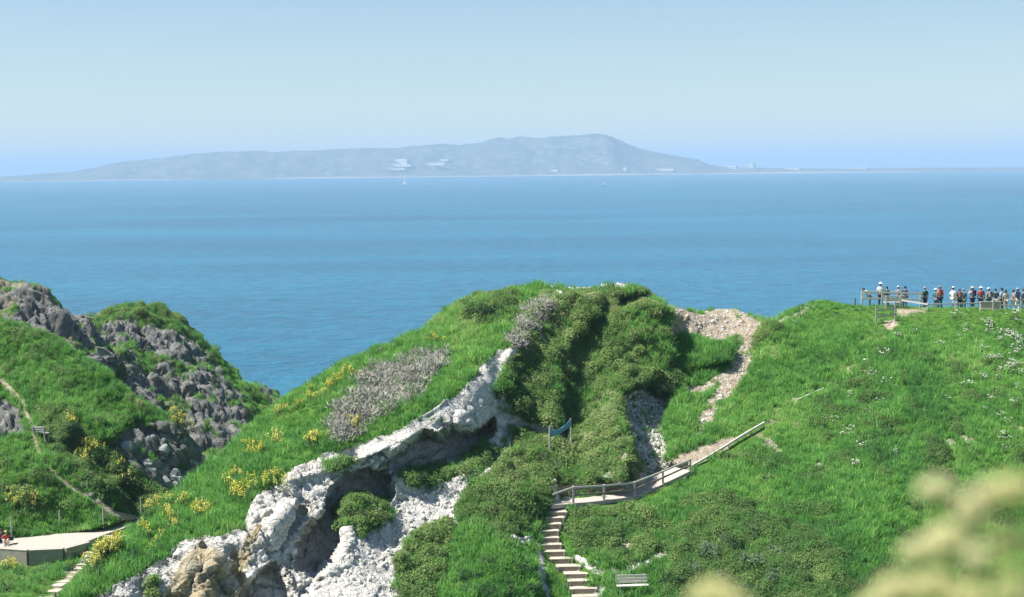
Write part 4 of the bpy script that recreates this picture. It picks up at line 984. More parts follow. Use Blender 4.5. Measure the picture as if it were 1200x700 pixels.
# ---- stone terrace on the left
front = [(-60, 640.0), (1, 641.5), (34, 643.8), (74, 642), (102, 634.5), (128, 624.5), (144, 619.5), (156, 613)]
backe = [(168, 607.5), (140, 611.5), (120, 616), (80, 623.5), (36, 629.5), (12, 630.5), (-60, 631)]
tp = [Vector(on_plane(np.array(float(a)), np.array(float(b)), TZ)) for a, b in front + backe]
n = len(tp)
MBt = MB().add(tp + [q - Vector((0, 0, 2.2)) for q in tp], [tuple(range(n))] + [(i, i + n, (i + 1) % n + n, (i + 1) % n) for i in range(n)])
ter = MBt.build('terrace', M_GRAVEL); tag(ter, kind='structure')
wl = empty('terrace_wall', tp[1] - Vector((0, 0, 2)))
for a, b in zip(tp[0:4], tp[1:5]):
    t = (b - a).normalized(); nrm = Vector((t.y, -t.x, 0)); o0 = tp[1] - Vector((0, 0, 2))
    MB().beam(a + nrm * 0.16 - o0 - Vector((0, 0, 1.08)), b + nrm * 0.16 - o0 - Vector((0, 0, 1.08)), 0.30, 2.04).build('wall_section', M_WALLST, wl)
    MB().beam(a + nrm * 0.15 - o0 - Vector((0, 0, 0.03)), b + nrm * 0.15 - o0 - Vector((0, 0, 0.03)), 0.36, 0.06, 0.01).build('coping', M_GRAVEL, wl)
tag(wl, 'brown stone retaining wall holding up the pale terrace', 'wall')

def post(S, u, v, hpx, label, mat, r=0.035, group=None, cat='post'):
    p, _ = hit(S, u, v); d = topix(np.array(p))[2]; h = hpx / F * d
    o = MB().tube([(0, 0, -0.25), (random.uniform(-.02, .02), 0, h * 0.6), (random.uniform(-.04, .04), 0, h)], [r, r * 0.95, r * 0.85], 7).build('fence_post', mat, None, loc=p)
    tag(o, label, cat, group)
for u, v, h in ((13.6, 629.5, 23), (70, 620, 22), (121, 614.5, 20)): post(B, u, v, h, 'thin pale post at the grassy back edge of the terrace', M_GREYWOOD, 0.055, 'posts behind the terrace')
for u, v, h in ((165.6, 606, 23), (177, 599, 19), (186, 598, 17)): post(B, u, v, h, 'grey post in the row where the terrace meets the near ridge', M_GREYWOOD, 0.06, 'posts by the ridge foot')
for u, v, h in ((157, 662, 18), (117, 683, 20), (66, 712, 18)): post(A, u, v, h, 'dark stake in the grass of the near ridge above the steps', M_DARKPOST, 0.05, 'stakes on the near ridge')
for u, v, h in ((96, 574, 9), (102.5, 573, 9)): post(B, u, v, h, 'short pale stake beside the dark boulder on the trail', M_GREYWOOD, 0.06, 'stakes by the boulder')

# ---- boulders and blocks
BLK = []
for i in range(8):
    V_, Q_ = stone_mesh(500 + i, 2); me = bpy.data.meshes.new('rock'); me.from_pydata(V_, [], Q_); me.materials.append(M_CHALKBLK); me.update(); BLK.append(me)
def rock(S, u, v, size, mat, sq=(1, 1, 1), rot=None, parent=True, sink=0.25, name='rock_block'):
    p, nn = hit(S, u, v); me = random.choice(BLK)
    o = link(name, me, mat, S.o if parent else None, p - nn * (size * sink))
    o.rotation_euler = rot if rot else (random.uniform(0, 6.28), random.uniform(0, 6.28), random.uniform(0, 6.28)); o.scale = (size * sq[0], size * sq[1], size * sq[2]); return o
rr = random.Random(5)
def in_poly(poly, n):
    xs = [q[0] for q in poly]; ys = [q[1] for q in poly]; out = []
    while len(out) < n:
        a, b = rr.uniform(min(xs), max(xs)), rr.uniform(min(ys), max(ys))
        if poly_sd(np.array(a), np.array(b), poly) > 1: out.append((a, b))
    return out
for u, v in in_poly([(138, 520), (165, 502), (222, 514), (244, 545), (244, 582), (200, 576), (172, 556)], 56): rock(B, u, v, rr.uniform(0.6, 1.4), M_LIFTBLK, (1.1, 0.9, 0.8), sink=0.32)
for u, v in in_poly([(4, 345), (50, 348), (120, 395), (210, 470), (250, 530), (240, 580), (190, 500), (120, 440), (60, 400), (4, 380)], 46): rock(Cc, u, v, rr.uniform(0.8, 1.9), M_LIMEBLK, (1.5, 0.9, 0.7), (rr.uniform(-.3, .3), R(38) + rr.uniform(-.25, .25), rr.uniform(-.4, .4)), sink=0.40)
for u, v in in_poly([(130, 400), (220, 400), (270, 460), (290, 510), (250, 540), (190, 450)], 30): rock(Cc, u, v, rr.uniform(0.7, 1.7), M_LIMEBLK, (1.5, 0.9, 0.5), (rr.uniform(-.3, .3), R(38) + rr.uniform(-.25, .25), rr.uniform(-.4, .4)), sink=0.42)
for u, v in in_poly([(285, 640), (330, 590), (360, 590), (350, 660), (335, 700), (290, 700)], 22): rock(A, u, v, rr.uniform(0.3, 0.8), M_CHALKBLK, (1, 0.8, 0.9), sink=0.2)
for u, v in in_poly([(395, 545), (450, 535), (452, 545), (400, 560)], 12): rock(A, u, v, rr.uniform(0.3, 0.6), M_CHALKBLK, sink=0.15)
for u, v in in_poly([(350, 660), (440, 630), (520, 600), (500, 640), (440, 695), (360, 700)], 26): rock(A, u, v, rr.uniform(0.15, 0.4), M_CHALKBLK, sink=0.15)
for u, v in in_poly([(800, 366), (880, 372), (860, 396), (810, 392)], 10): rock(A, u, v, rr.uniform(0.25, 0.6), M_TREAD, sink=0.25)
for u, v in in_poly([(740, 470), (778, 465), (778, 540), (748, 530)], 30): rock(A, u, v, rr.uniform(0.2, 0.55), M_CHALKBLK, sink=0.2)
for u, v in in_poly([(760, 352), (792, 360), (780, 364), (762, 358)], 9): rock(A, u, v, rr.uniform(0.3, 0.6), M_TREAD, sink=0.25)
for i in range(24):
    t = rr.random(); u, v = np.interp(t, [0, .3, .6, 1], [630, 690, 730, 600]), np.interp(t, [0, .3, .6, 1], [560, 556, 574, 500]); rock(A, float(u) + rr.uniform(-18, 18), float(v) + rr.uniform(-6, 6), rr.uniform(0.25, 0.6), M_CHALKBLK, (1.3, 1, 0.45), (rr.uniform(-.15, .15), rr.uniform(-.15, .15), rr.uniform(0, 6)), sink=0.15)
def boulder(S, u, v, size, mat, label, sq=(1, 1, 0.8)):
    tag(rock(S, u, v, size, mat, sq, (0.1, 0.2, rr.uniform(0, 6)), False, 0.1, 'boulder'), label, 'boulder')
boulder(B, 107, 580, 0.95, M_DARKPOST, 'dark squat boulder beside the trail above the terrace', (1.2, 1, .8))
boulder(B, 31, 622, 0.6, M_CHALKBLK, 'pale boulder half buried in the grass behind the terrace')
boulder(A, 446, 413, 0.9, M_LIMEBLK, 'grey rock standing proud on the ridge skyline above the sea', (0.7, 0.8, 1.0))
boulder(A, 577, 398, 0.4, M_CHALKBLK, 'small white stone alone in the grass above the chalk trail')
boulder(A, 628, 574, 0.7, M_CHALKBLK, 'flat grey stone among the scrub beside the plank wall', (1.6, 1, .5))
# ------------------------------------------------------------------ bushes and flowering plants
def bush(S, u, v, rad, h, mat, label, leaf=0.07, n=520, name='bush', group=None):
    p, nn = hit(S, u, v); e = empty(name, p - Vector((0, 0, 0.08)), random.uniform(0, 6.28))
    V_, Q_ = [], []
    for _ in range(max(4, int(rad * 6))):
        a = random.uniform(0, 6.28); r = rad * random.uniform(0, .75); s_ = random.uniform(.45, .75)
        v2, q2 = leaf_clump(n // max(4, int(rad * 6)), rad * s_ * .75, h * s_, leaf)
        c = Vector((r * math.cos(a), r * math.sin(a), h * random.uniform(0.0, 0.35) * (1 - r / rad * .5))); k0 = len(V_)
        V_ += [Vector(q) + c for q in v2]; Q_ += [tuple(i + k0 for i in q) for q in q2]
    MB().add(V_, Q_).build('foliage', mat, e)
    m = MB()
    for _ in range(5):
        a = random.uniform(0, 6.28); m.tube([(0.03 * math.cos(a), 0.03 * math.sin(a), -0.2), (rad * .25 * math.cos(a), rad * .25 * math.sin(a), h * .35), (rad * .5 * math.cos(a), rad * .5 * math.sin(a), h * .7)], [.035, .025, .01], 5)
    m.build('branches', M_DARKPOST, e)
    tag(e, label, 'bush', group); return e
bush(A, 567, 368, 1.2, 1.0, M_BROAD, 'dark glossy shrub on the ridge skyline, farther from the hilltop', .07, 900)
bush(A, 586, 366, 1.1, 0.9, M_BROAD, 'dark round shrub on the ridge skyline, nearer the hilltop', .07, 800)
bush(A, 586, 464, 0.62, 0.7, M_OLIVE, 'small dark bush at the bend of the chalk trail', .06, 420)
bush(A, 493, 562, 0.55, 0.55, M_BROAD, 'small bright green bush at the mouth of the shaded chalk hollow', .06, 420)
bush(A, 412, 604, 0.9, 0.7, M_OLIVE, 'olive bush growing under the chalk overhang, nearer the big chalk face', .06, 700)
bush(A, 436, 610, 1.0, 0.75, M_OLIVE, 'olive bush beside the scree below the chalk hollow', .06, 700)
bush(A, 862, 402, 0.75, 0.55, M_OLIVE, 'low green cushion bush on the bare tan saddle', .06, 420)
bush(A, 776, 392, 0.7, 0.7, M_OLIVE, 'bush on the edge of the shaded gully below the tan rocks', .06, 420)
bush(A, 897, 393, 0.6, 0.4, M_OLIVE, 'grey green bush where the tan saddle meets the right slope', .06, 500)
for i, (u, v) in enumerate(((806, 660), (828, 642), (852, 630), (878, 650), (846, 672), (880, 618), (905, 640), (868, 686), (820, 690), (905, 676), (935, 660), (785, 676))):
    bush(A, u, v + 8, random.uniform(.75, 1.05), random.uniform(.7, 1.0), M_PALELEAF if i % 3 != 2 else M_BROAD, 'leafy pale green bush in the thicket beside the bench' if i % 3 != 2 else 'dark green bush in the thicket beside the bench', .075, 560, 'bush', 'bushes in the thicket by the bench')
for u, v in ((548, 672), (575, 660), (603, 668), (620, 690), (560, 692), (590, 690), (604, 584), (626, 566), (600, 560), (612, 540), (578, 598), (634, 536)):
    bush(A, u, v, random.uniform(.8, 1.1), random.uniform(.45, .7), M_BROAD if v > 640 else M_OLIVE, 'rounded green bush at the foot of the chalk beside the steps' if v > 640 else 'low olive bush in the scrub between the chalk and the netting', .07, 520, 'bush', 'bushes left of the steps' if v > 640 else 'bushes below the netting')
for u, v, h in ((150, 560, .9), (120, 545, .8), (170, 590, .8), (82, 500, .7), (100, 560, .6), (20, 680, .9), (50, 672, .8), (80, 668, .5), (10, 690, .9)):
    bush(B, u, v, random.uniform(.8, 1.2), h, M_BROAD, 'dark leafy bush below the terrace wall' if v > 640 else 'dark leafy bush on the slope between the trail and the rock face', .07, 480, 'bush', 'bushes below the terrace' if v > 640 else 'bushes on the left slope')

def flower_proto(nst, rad, h0, h1, petals, fmat, head_r, head_h, psize):
    st, fl, lf = MB(), ([], []), ([], [])
    for _ in range(nst):
        a = random.uniform(0, 6.28); r = rad * math.sqrt(random.random()); x, y = r * math.cos(a), r * math.sin(a); h = random.uniform(h0, h1); lx, ly = random.gauss(0, .07), random.gauss(0, .07)
        st.tube([(x, y, -0.08), (x + lx * .5, y + ly * .5, h * .6), (x + lx, y + ly, h)], [.011, .009, .006], 4, False)
        for _ in range(petals):
            c = Vector((x + lx + random.gauss(0, head_r), y + ly + random.gauss(0, head_r), h - random.random() * head_h)); n_ = Vector((random.gauss(0, .6), random.gauss(0, .6), random.gauss(.3, .6))).normalized()
            t = n_.cross(Vector((random.gauss(0, 1), random.gauss(0, 1), random.gauss(0, 1)))).normalized(); b = n_.cross(t); k0 = len(fl[0]); s_ = psize * random.uniform(.7, 1.2)
            fl[0].extend([c - t * s_, c + b * s_, c + t * s_, c - b * s_]); fl[1].append((k0, k0 + 1, k0 + 2, k0 + 3))
        v2, q2 = leaf_clump(9, .12, h * .55, .06); k0 = len(lf[0]); lf[0].extend([Vector(q) + Vector((x, y, 0)) for q in v2]); lf[1].extend([tuple(i + k0 for i in q) for q in q2])
    mf = MB().add(*fl).mesh('flower_heads'); mf.materials.append(fmat); ms = st.mesh('stems'); ms.materials.append(M_STEM); ml = MB().add(*lf).mesh('leaves'); ml.materials.append(M_STEM)
    return ms, ml, mf
YP = [flower_proto(9, .34, .45, .85, 12, M_YELLOW, .035, .24, .034) for _ in range(4)]
WP = [flower_proto(9, .26, .24, .46, 6, M_WHITE, .030, .03, .026) for _ in range(3)]
def flower(S, u, v, protos, name, scale, label, group):
    p, _ = hit(S, u, v); e = empty(name, p, random.uniform(0, 6.28)); e.scale = (scale,) * 3; pr = random.choice(protos)
    for nm, me in zip(('stems', 'leaves', 'flower_heads'), pr):
        o = link(nm, me, None, e)
        if nm == 'flower_heads': o['kind'] = 'stuff'
    tag(e, label, 'flowers', group)
fx = random.Random(9)
def along(pts, n, jit):
    out = []; xs, ys = zip(*pts); L = [0]
    for a, b in zip(pts[:-1], pts[1:]): L.append(L[-1] + math.hypot(b[0]-a[0], b[1]-a[1]))
    for _ in range(n):
        t = fx.random() * L[-1]; out.append((float(np.interp(t, L, xs)) + fx.gauss(0, jit), float(np.interp(t, L, ys)) + fx.gauss(0, jit)))
    return out
for u, v in along([(105, 668), (118, 652), (136, 640)], 22, 4): flower(A, u, v, YP, 'yellow_flower_clump', fx.uniform(.7, 1.1), 'dense yellow flower clump edging the ridge beside the terrace steps', 'yellow flowers beside the terrace steps')
for pts, n, j in (([(288, 535), (302, 530)], 7, 5), ([(280, 585), (300, 572), (330, 560)], 16, 6), ([(320, 528), (326, 518)], 4, 3), ([(365, 522), (372, 518)], 5, 4), ([(412, 502), (420, 496)], 4, 3), ([(240, 595), (228, 610)], 8, 5), ([(200, 610), (205, 625)], 5, 5), ([(170, 625), (185, 640)], 6, 6), ([(185, 600), (215, 590)], 7, 5), ([(268, 570), (282, 560)], 5, 4)):
    for u, v in along(pts, n, j): flower(A, u, v, YP, 'yellow_flower_clump', fx.uniform(.6, 1.05), 'yellow flower clump in the grass of the ridge above the chalk face', 'yellow flowers on the ridge slope')
for u, v in along([(322, 482), (345, 474), (385, 452), (415, 432)], 26, 4): flower(A, u, v + 4, YP, 'yellow_flower_clump', fx.uniform(.5, .85), 'pale yellow flower clump along the ridge skyline over the sea', 'yellow flowers on the ridge skyline')
for u, v in along([(505, 400), (520, 410)], 6, 4): flower(A, u, v, YP, 'yellow_flower_clump', fx.uniform(.5, .8), 'yellow flower clump in the grass above the grey dead shrub', 'yellow flowers above the dead shrub')
for u, v in along([(95, 535), (106, 528)], 8, 4) + along([(133, 552), (150, 562)], 7, 4) + along([(83, 500), (86, 498)], 3, 2) + along([(200, 492), (222, 506)], 7, 3): flower(B, u, v, YP, 'yellow_flower_clump', fx.uniform(.8, 1.3), 'yellow flower clump among the dark bushes on the slope across the valley', 'yellow flowers on the left slope')
for u, v in along([(8, 588), (22, 590)], 7, 5) + along([(36, 588), (40, 585)], 5, 4) + along([(12, 665), (18, 670)], 5, 4) + along([(160, 606), (200, 592)], 5, 4): flower(B, u, v, YP, 'yellow_flower_clump', fx.uniform(.7, 1.1), 'yellow flower clump in the grass around the terrace', 'yellow flowers around the terrace')
wl_ = [(1120, 376), (1130, 386), (1131, 392), (1158, 382), (1161, 390), (1192, 374), (1149, 378), (1181, 395), (1186, 400), (1192, 405), (1188, 394), (1197, 409), (1154, 415), (1166, 424), (1170, 420), (1184, 434), (1180, 438), (1172, 437), (1187, 430), (1147, 446), (1153, 446), (1193, 452), (1170, 444), (1158, 483), (1172, 489), (1181, 500), (1000, 469), (1027, 476), (1018, 486), (993, 505), (992, 511), (1015, 528), (1048, 536), (996, 551), (1173, 512), (1178, 517), (1181, 527), (1140, 533), (1185, 475), (932, 380), (1036, 421), (1055, 401), (1065, 395), (1080, 425), (1098, 412), (1176, 398), (1190, 418), (1195, 440), (1128, 400), (1110, 470), (1135, 455), (1165, 470), (976, 500), (1020, 440), (1040, 455)]
for i, (u, v) in enumerate(wl_):
    for _ in range(2 if 1150 < u and v < 450 else 1): flower(A, u + fx.gauss(0, 2.5), v + fx.gauss(0, 2.5), WP, 'white_flower_clump', fx.uniform(.8, 1.5), 'white flower clump scattered in the grass of the slope below the crowd', 'white flowers on the right slope')

# ------------------------------------------------------------------ people
M_SKIN = mat_simple('skin', (0.42, 0.26, 0.19), (0.50, 0.32, 0.24), 12, 0.6, 0.0)
def cloth(name, c):
    return mat_simple('cloth_' + name, tuple(q * .85 for q in c), tuple(min(.85, q * 1.12) for q in c), 14, 0.9, 0.2, 0.01)
CL = {n: cloth(n, c) for n, c in dict(white=(.70, .70, .68), black=(.025, .027, .03), grey=(.25, .26, .27), red=(.42, .06, .05), rust=(.36, .12, .08), navy=(.03, .045, .09), teal=(.06, .15, .17), beige=(.46, .40, .31), peach=(.55, .33, .26), sky=(.28, .45, .58), pink=(.60, .38, .40), green=(.06, .10, .07), straw=(.55, .45, .28), brown=(.07, .045, .03), khaki=(.30, .26, .18), denim=(.10, .15, .23)).items()}
BASE = dict(pel=((0, 0, .95), (.155, .115)), wst=((0, 0, 1.10), (.140, .105)), che=((0, .005, 1.30), (.165, .115)), nkb=((0, -.005, 1.455), (.075, .070)), nek=((0, .01, 1.53), (.056, .058)), hd1=((0, .02, 1.60), (.070, .080)), hd2=((0, .018, 1.68), (.082, .098)), hd3=((0, .008, 1.755), (.060, .070)))
for s_, x in (('l', -1), ('r', 1)):
    BASE.update({'sh' + s_: ((x * .185, 0, 1.415), (.062, .060)), 'el' + s_: ((x * .245, -.03, 1.13), (.046, .046)), 'wr' + s_: ((x * .255, .05, .89), (.031, .028)), 'ha' + s_: ((x * .255, .075, .81), (.040, .022)),
                 'hp' + s_: ((x * .092, 0, .885), (.098, .100)), 'kn' + s_: ((x * .105, .015, .50), (.062, .064)), 'an' + s_: ((x * .105, -.025, .09), (.040, .044)), 'to' + s_: ((x * .12, .12, .04), (.045, .034))})
EDG = [('pel', 'wst'), ('wst', 'che'), ('che', 'nkb'), ('nkb', 'nek'), ('nek', 'hd1'), ('hd1', 'hd2'), ('hd2', 'hd3')]
for s_ in 'lr': EDG += [('che', 'sh' + s_), ('sh' + s_, 'el' + s_), ('el' + s_, 'wr' + s_), ('wr' + s_, 'ha' + s_), ('pel', 'hp' + s_), ('hp' + s_, 'kn' + s_), ('kn' + s_, 'an' + s_), ('an' + s_, 'to' + s_)]
POSES = {'stand': {}, 'lean': dict(ell=(-.26, .12, 1.17), wrl=(-.17, .34, 1.10), hal=(-.13, .42, 1.09), elr=(.26, .12, 1.17), wrr=(.17, .34, 1.10), har=(.13, .42, 1.09), che=(0, .05, 1.29), nkb=(0, .07, 1.44), nek=(0, .10, 1.515), hd1=(0, .13, 1.58), hd2=(0, .135, 1.66), hd3=(0, .125, 1.735), shl=(-.185, .06, 1.40), shr=(.185, .06, 1.40)),
         'camera': dict(ell=(-.27, .10, 1.22), wrl=(-.10, .26, 1.42), hal=(-.05, .29, 1.50), elr=(.27, .10, 1.22), wrr=(.10, .26, 1.42), har=(.05, .29, 1.50)),
         'walk': dict(knl=(-.10, .20, .52), anl=(-.10, .24, .11), tol=(-.11, .38, .06), knr=(.10, -.06, .50), anr=(.10, -.30, .14), tor=(.11, -.17, .05), ell=(-.25, -.14, 1.15), wrl=(-.25, -.10, .90), hal=(-.25, -.06, .83), elr=(.25, .08, 1.14), wrr=(.24, .26, .96), har=(.24, .32, .90)),
         'sit': dict(pel=(0, 0, .16), wst=(0, -.02, .31), che=(0, .02, .51), nkb=(0, .05, .665), nek=(0, .075, .74), hd1=(0, .095, .81), hd2=(0, .10, .89), hd3=(0, .09, .965), shl=(-.185, .04, .625), shr=(.185, .04, .625), ell=(-.26, .12, .40), wrl=(-.14, .34, .36), hal=(-.08, .40, .37), elr=(.26, .12, .40), wrr=(.14, .34, .36), har=(.08, .40, .37),
                     hpl=(-.095, .05, .14), hpr=(.095, .05, .14), knl=(-.14, .42, .44), knr=(.14, .42, .44), anl=(-.12, .58, .10), anr=(.12, .58, .10), tol=(-.13, .72, .05), tor=(.13, .72, .05))}
POSES['bend'] = dict(wst=(0, .06, 1.08), che=(0, .22, 1.20), nkb=(0, .34, 1.28), nek=(0, .40, 1.33), hd1=(0, .46, 1.37), hd2=(0, .51, 1.42), hd3=(0, .54, 1.49), shl=(-.185, .30, 1.25), shr=(.185, .30, 1.25), ell=(-.26, .40, 1.05), wrl=(-.2, .55, 1.08), hal=(-.17, .62, 1.09), elr=(.26, .40, 1.05), wrr=(.2, .55, 1.08), har=(.17, .62, 1.09))
tmp = []
def skin_obj(J, names, edges, grow, root):
    names = list(names); me = bpy.data.meshes.new('tmp'); me.from_pydata([J[n][0] for n in names], [(names.index(a), names.index(b)) for a, b in edges], [])
    o = bpy.data.objects.new('tmp', me); COL.objects.link(o); o.modifiers.new('s', 'SKIN')
    for n, sv in zip(names, me.skin_vertices[0].data): sv.radius = (J[n][1][0] + grow, J[n][1][1] + grow); sv.use_root = n == root
    m2 = o.modifiers.new('b', 'SUBSURF'); m2.levels = m2.render_levels = 1; tmp.append(o); return o
proto_p = {}
for pn, over in POSES.items():
    J = {n: (over.get(n, c[0]), c[1]) for n, c in BASE.items()}
    body = skin_obj(J, J.keys(), EDG, 0, 'pel')
    tn = ['pel', 'wst', 'che', 'nkb'] + [a + s_ for s_ in 'lr' for a in ('sh', 'el')]
    shirt = skin_obj(J, tn, [q for q in EDG if q[0] in tn and q[1] in tn], .020, 'pel')
    ln = ['pel'] + [a + s_ for s_ in 'lr' for a in ('hp', 'kn', 'an')]
    legs = skin_obj(J, ln, [q for q in EDG if q[0] in ln and q[1] in ln], .022, 'pel')
    sl_ = [a + s_ for s_ in 'lr' for a in ('hp', 'kn')] + ['pel']
    shorts = skin_obj(J, sl_, [q for q in EDG if q[0] in sl_ and q[1] in sl_], .026, 'pel')
    proto_p[pn] = (J, body, shirt, legs, shorts)
bpy.context.view_layer.update(); dg = bpy.context.evaluated_depsgraph_get()
PM = {}
for pn, (J, body, shirt, legs, shorts) in proto_p.items():
    ms = []
    for i, o in enumerate((body, shirt, legs, shorts)):
        me = bpy.data.meshes.new_from_object(o.evaluated_get(dg)); me.polygons.foreach_set('use_smooth', [True] * len(me.polygons)); me.name = ('body', 'shirt', 'trousers', 'shorts')[i]; ms.append(me)
    bm = bmesh.new(); bm.from_mesh(ms[0]); ex = MB()
    h2 = Vector(J['hd2'][0])
    ex.lathe([(.004, .105), (.016, .098), (.020, .088), (.010, .075)], 6, h2 + Vector((0, 0, -.015)), Matrix.Rotation(R(-90), 3, 'X'))           # nose
    for sx in (-1, 1): ex.lathe([(.006, -.03), (.018, -.015), (.022, .01), (.012, .03)], 6, h2 + Vector((sx * .086, 0, -.01)), sx=0.5)               # ears
    for s_ in 'lr':                                                                                                                           # fingers and thumb
        w0, h0 = Vector(J['wr' + s_][0]), Vector(J['ha' + s_][0]); d = (h0 - w0).normalized(); side = d.cross(Vector((1, 0, 0)) if abs(d.x) < .8 else Vector((0, 0, 1))).normalized(); cur = d.cross(side)
        for k_, ln_ in zip((-1.5, -.5, .5, 1.5), (.055, .072, .078, .066)):
            a = h0 + side * k_ * .017 + d * .012; b = a + d * ln_ * .55 + side * k_ * .002; ex.tube([a, b, b + (d * .8 + cur * .6) * ln_ * .5], [.0095, .009, .007], 5)
        a = h0 - d * .03 + side * .034; ex.tube([a, a + (side + d).normalized() * .035, a + (side * .6 + d).normalized() * .065], [.011, .010, .008], 5)
    tmpm = ex.mesh('x', True); bm.from_mesh(tmpm); bm.to_mesh(ms[0]); bm.free(); bpy.data.meshes.remove(tmpm)
    PM[pn] = (J, ms)
for o in tmp: bpy.data.objects.remove(o)
def hair_mesh(long):
    m = MB(); m.lathe([(.0, .118), (.045, .108), (.078, .080), (.098, .035), (.102, -.01), (.096, -.05 if not long else -.14), (.06, -.07 if not long else -.19)], 12, sy=1.08)
    return m.mesh('hair', True)
def hat_mesh(kind):
    m = MB()
    if kind == 'brim': m.lathe([(.175, .028), (.19, .022), (.108, .045), (.106, .09), (.09, .125), (.04, .14), (.0, .142)], 14)
    else:
        m.lathe([(.104, .02), (.106, .05), (.095, .095), (.06, .125), (.0, .135)], 14)
        m.box((0, .135, .03), (.13, .11, .012), None, .004)
    return m.mesh('hat', True)
HM = {'short': hair_mesh(False), 'long': hair_mesh(True), 'brim': hat_mesh('brim'), 'cap': hat_mesh('cap')}
def pack_mesh():
    m = MB(); m.box((0, -.20, .02), (.31, .17, .46), None, .055); m.box((0, -.30, -.06), (.22, .06, .22), None, .025)
    return m.mesh('backpack')
def strap_mesh():
    m = MB()
    for sx in (-1, 1): m.tube([(sx * .10, -.13, .20), (sx * .12, -.02, .27), (sx * .13, .11, .19), (sx * .13, .135, 0), (sx * .12, .06, -.15), (sx * .11, -.12, -.18)], .018, 5)
    return m.mesh('strap', True)
PACK, STRAP = pack_mesh(), strap_mesh()
def shoe_mesh(J, s_):
    a, t = Vector(J['an' + s_][0]), Vector(J['to' + s_][0]); m = MB(); d = t - a; ang = math.atan2(-d.x, d.y)
    m.box((a + t) / 2 + Vector((0, 0, -.012)), (.10, d.length + .14, .085), Matrix.Rotation(ang, 3, 'Z'), .03); return m.mesh('shoe', True)
for pn in PM: PM[pn] += ([shoe_mesh(PM[pn][0], s_) for s_ in 'lr'],)
def person(loc, rz, h, pose, shirt, legs, head, headc, label, pack=None, short=False, group=None):
    J, ms, shoes = PM[pose]; e = empty('person', loc, rz); e.scale = (h / 1.80,) * 3
    link('body', ms[0], M_SKIN, e); link('shirt', ms[1], CL[shirt], e); link('shorts' if short else 'trousers', ms[3 if short else 2], CL[legs], e)
    for s_ in shoes: link('shoe', s_, CL['grey'], e)
    hp = Vector(J['hd2'][0]) + Vector((0, -.012, .012))
    if head in ('cap', 'brim'): link('hat', HM[head], CL[headc], e, hp + Vector((0, 0, .0))); link('hair', HM['short'], CL['brown'], e, hp + Vector((0, -.012, -.012))).scale = (.96, .96, .96)
    else: link('hair', HM[head], CL[headc], e, hp)
    if pack: b = link('backpack', PACK, CL[pack], e, Vector(J['che'][0])); link('strap', STRAP, CL['black'], b)
    tag(e, label, 'person', group)
GP = 'people gathered on the crest'
ppl = [(1019, 127.9, 1.70, 'bend', 'white', 'grey', 'short', 'brown', 'person in white bent forward at the marker post end of the crest fence', None, 60),
       (1032, 127.9, 1.86, 'stand', 'white', 'black', 'brim', 'white', 'tall person in white shirt and white sun hat behind the crest fence', None, -10),
       (1039.5, 128.6, 1.62, 'stand', 'black', 'black', 'short', 'black', 'dark-haired person in black standing next to the person with white sun hat', None, 20),
       (1053, 128.4, 1.66, 'lean', 'grey', 'denim', 'cap', 'white', 'person in grey with pale cap in the middle of the crest fence', None, 0),
       (1060.5, 128.0, 1.62, 'stand', 'navy', 'black', 'short', 'black', 'dark-haired person in navy behind the crest fence by the bench', None, -30),
       (1084, 128.2, 1.68, 'stand', 'green', 'black', 'brim', 'grey', 'person in dark green with grey sun hat just past the crest fence end', None, 15),
       (1096.5, 128.8, 1.62, 'stand', 'teal', 'denim', 'brim', 'white', 'person in teal with white sun hat beside the red rucksack', None, -40),
       (1101.5, 127.8, 1.74, 'stand', 'grey', 'navy', 'cap', 'grey', 'person with grey cap carrying a large red rucksack', 'red', 5),
       (1117, 127.8, 1.72, 'walk', 'white', 'white', 'cap', 'white', 'person all in white with white cap behind the single rail', None, -60),
       (1124.5, 127.6, 1.55, 'stand', 'black', 'black', 'short', 'brown', 'shorter person with rust red rucksack behind the single rail', 'rust', 10),
       (1129, 128.8, 1.70, 'stand', 'teal', 'green', 'short', 'grey', 'grey-haired person in teal next to the rust red rucksack', None, -20),
       (1139.5, 128.2, 1.78, 'camera', 'pink', 'navy', 'brim', 'straw', 'person in pink with straw sun hat raising both hands', 'navy', 25),
       (1149.5, 128.0, 1.78, 'stand', 'red', 'black', 'brim', 'white', 'person in red shirt with white sun hat behind the tan board', None, -5),
       (1158.5, 128.4, 1.74, 'stand', 'grey', 'denim', 'cap', 'white', 'person in grey shirt with white cap behind the tan board', 'grey', 30),
       (1166.5, 128.0, 1.68, 'lean', 'black', 'khaki', 'short', 'black', 'dark-haired person in black leaning forward behind the tan board', None, -15),
       (1174, 128.5, 1.76, 'stand', 'sky', 'black', 'cap', 'black', 'person in light blue with black cap just past the tan board', None, 40),
       (1178.5, 127.5, 1.58, 'stand', 'beige', 'beige', 'long', 'brown', 'person in beige jacket and beige trousers with long brown hair', None, 0),
       (1187.5, 127.6, 1.60, 'walk', 'peach', 'white', 'short', 'black', 'dark-haired person in peach shirt and white trousers', None, 70),
       (1192.5, 128.3, 1.74, 'stand', 'sky', 'white', 'cap', 'pink', 'person in light blue with pink cap', 'navy', -20),
       (1199.5, 127.8, 1.66, 'stand', 'denim', 'grey', 'short', 'brown', 'person in denim blue at the end of the crowd', None, 10)]
for u, d, h, pose, c1, c2, hd, hc, lab, pk, rz in ppl:
    p = gz(A, u, d); person(p, R(rz), h, pose, c1, c2, hd, hc, lab, pk, pose == 'walk', GP)
p = Vector(on_plane(np.array(7.0), np.array(638.0), TZ)); person(p, R(200), 1.72, 'sit', 'red', 'white', 'cap', 'straw', 'person in red vest with straw cap sitting on the terrace edge', None, True, 'people sitting on the terrace')
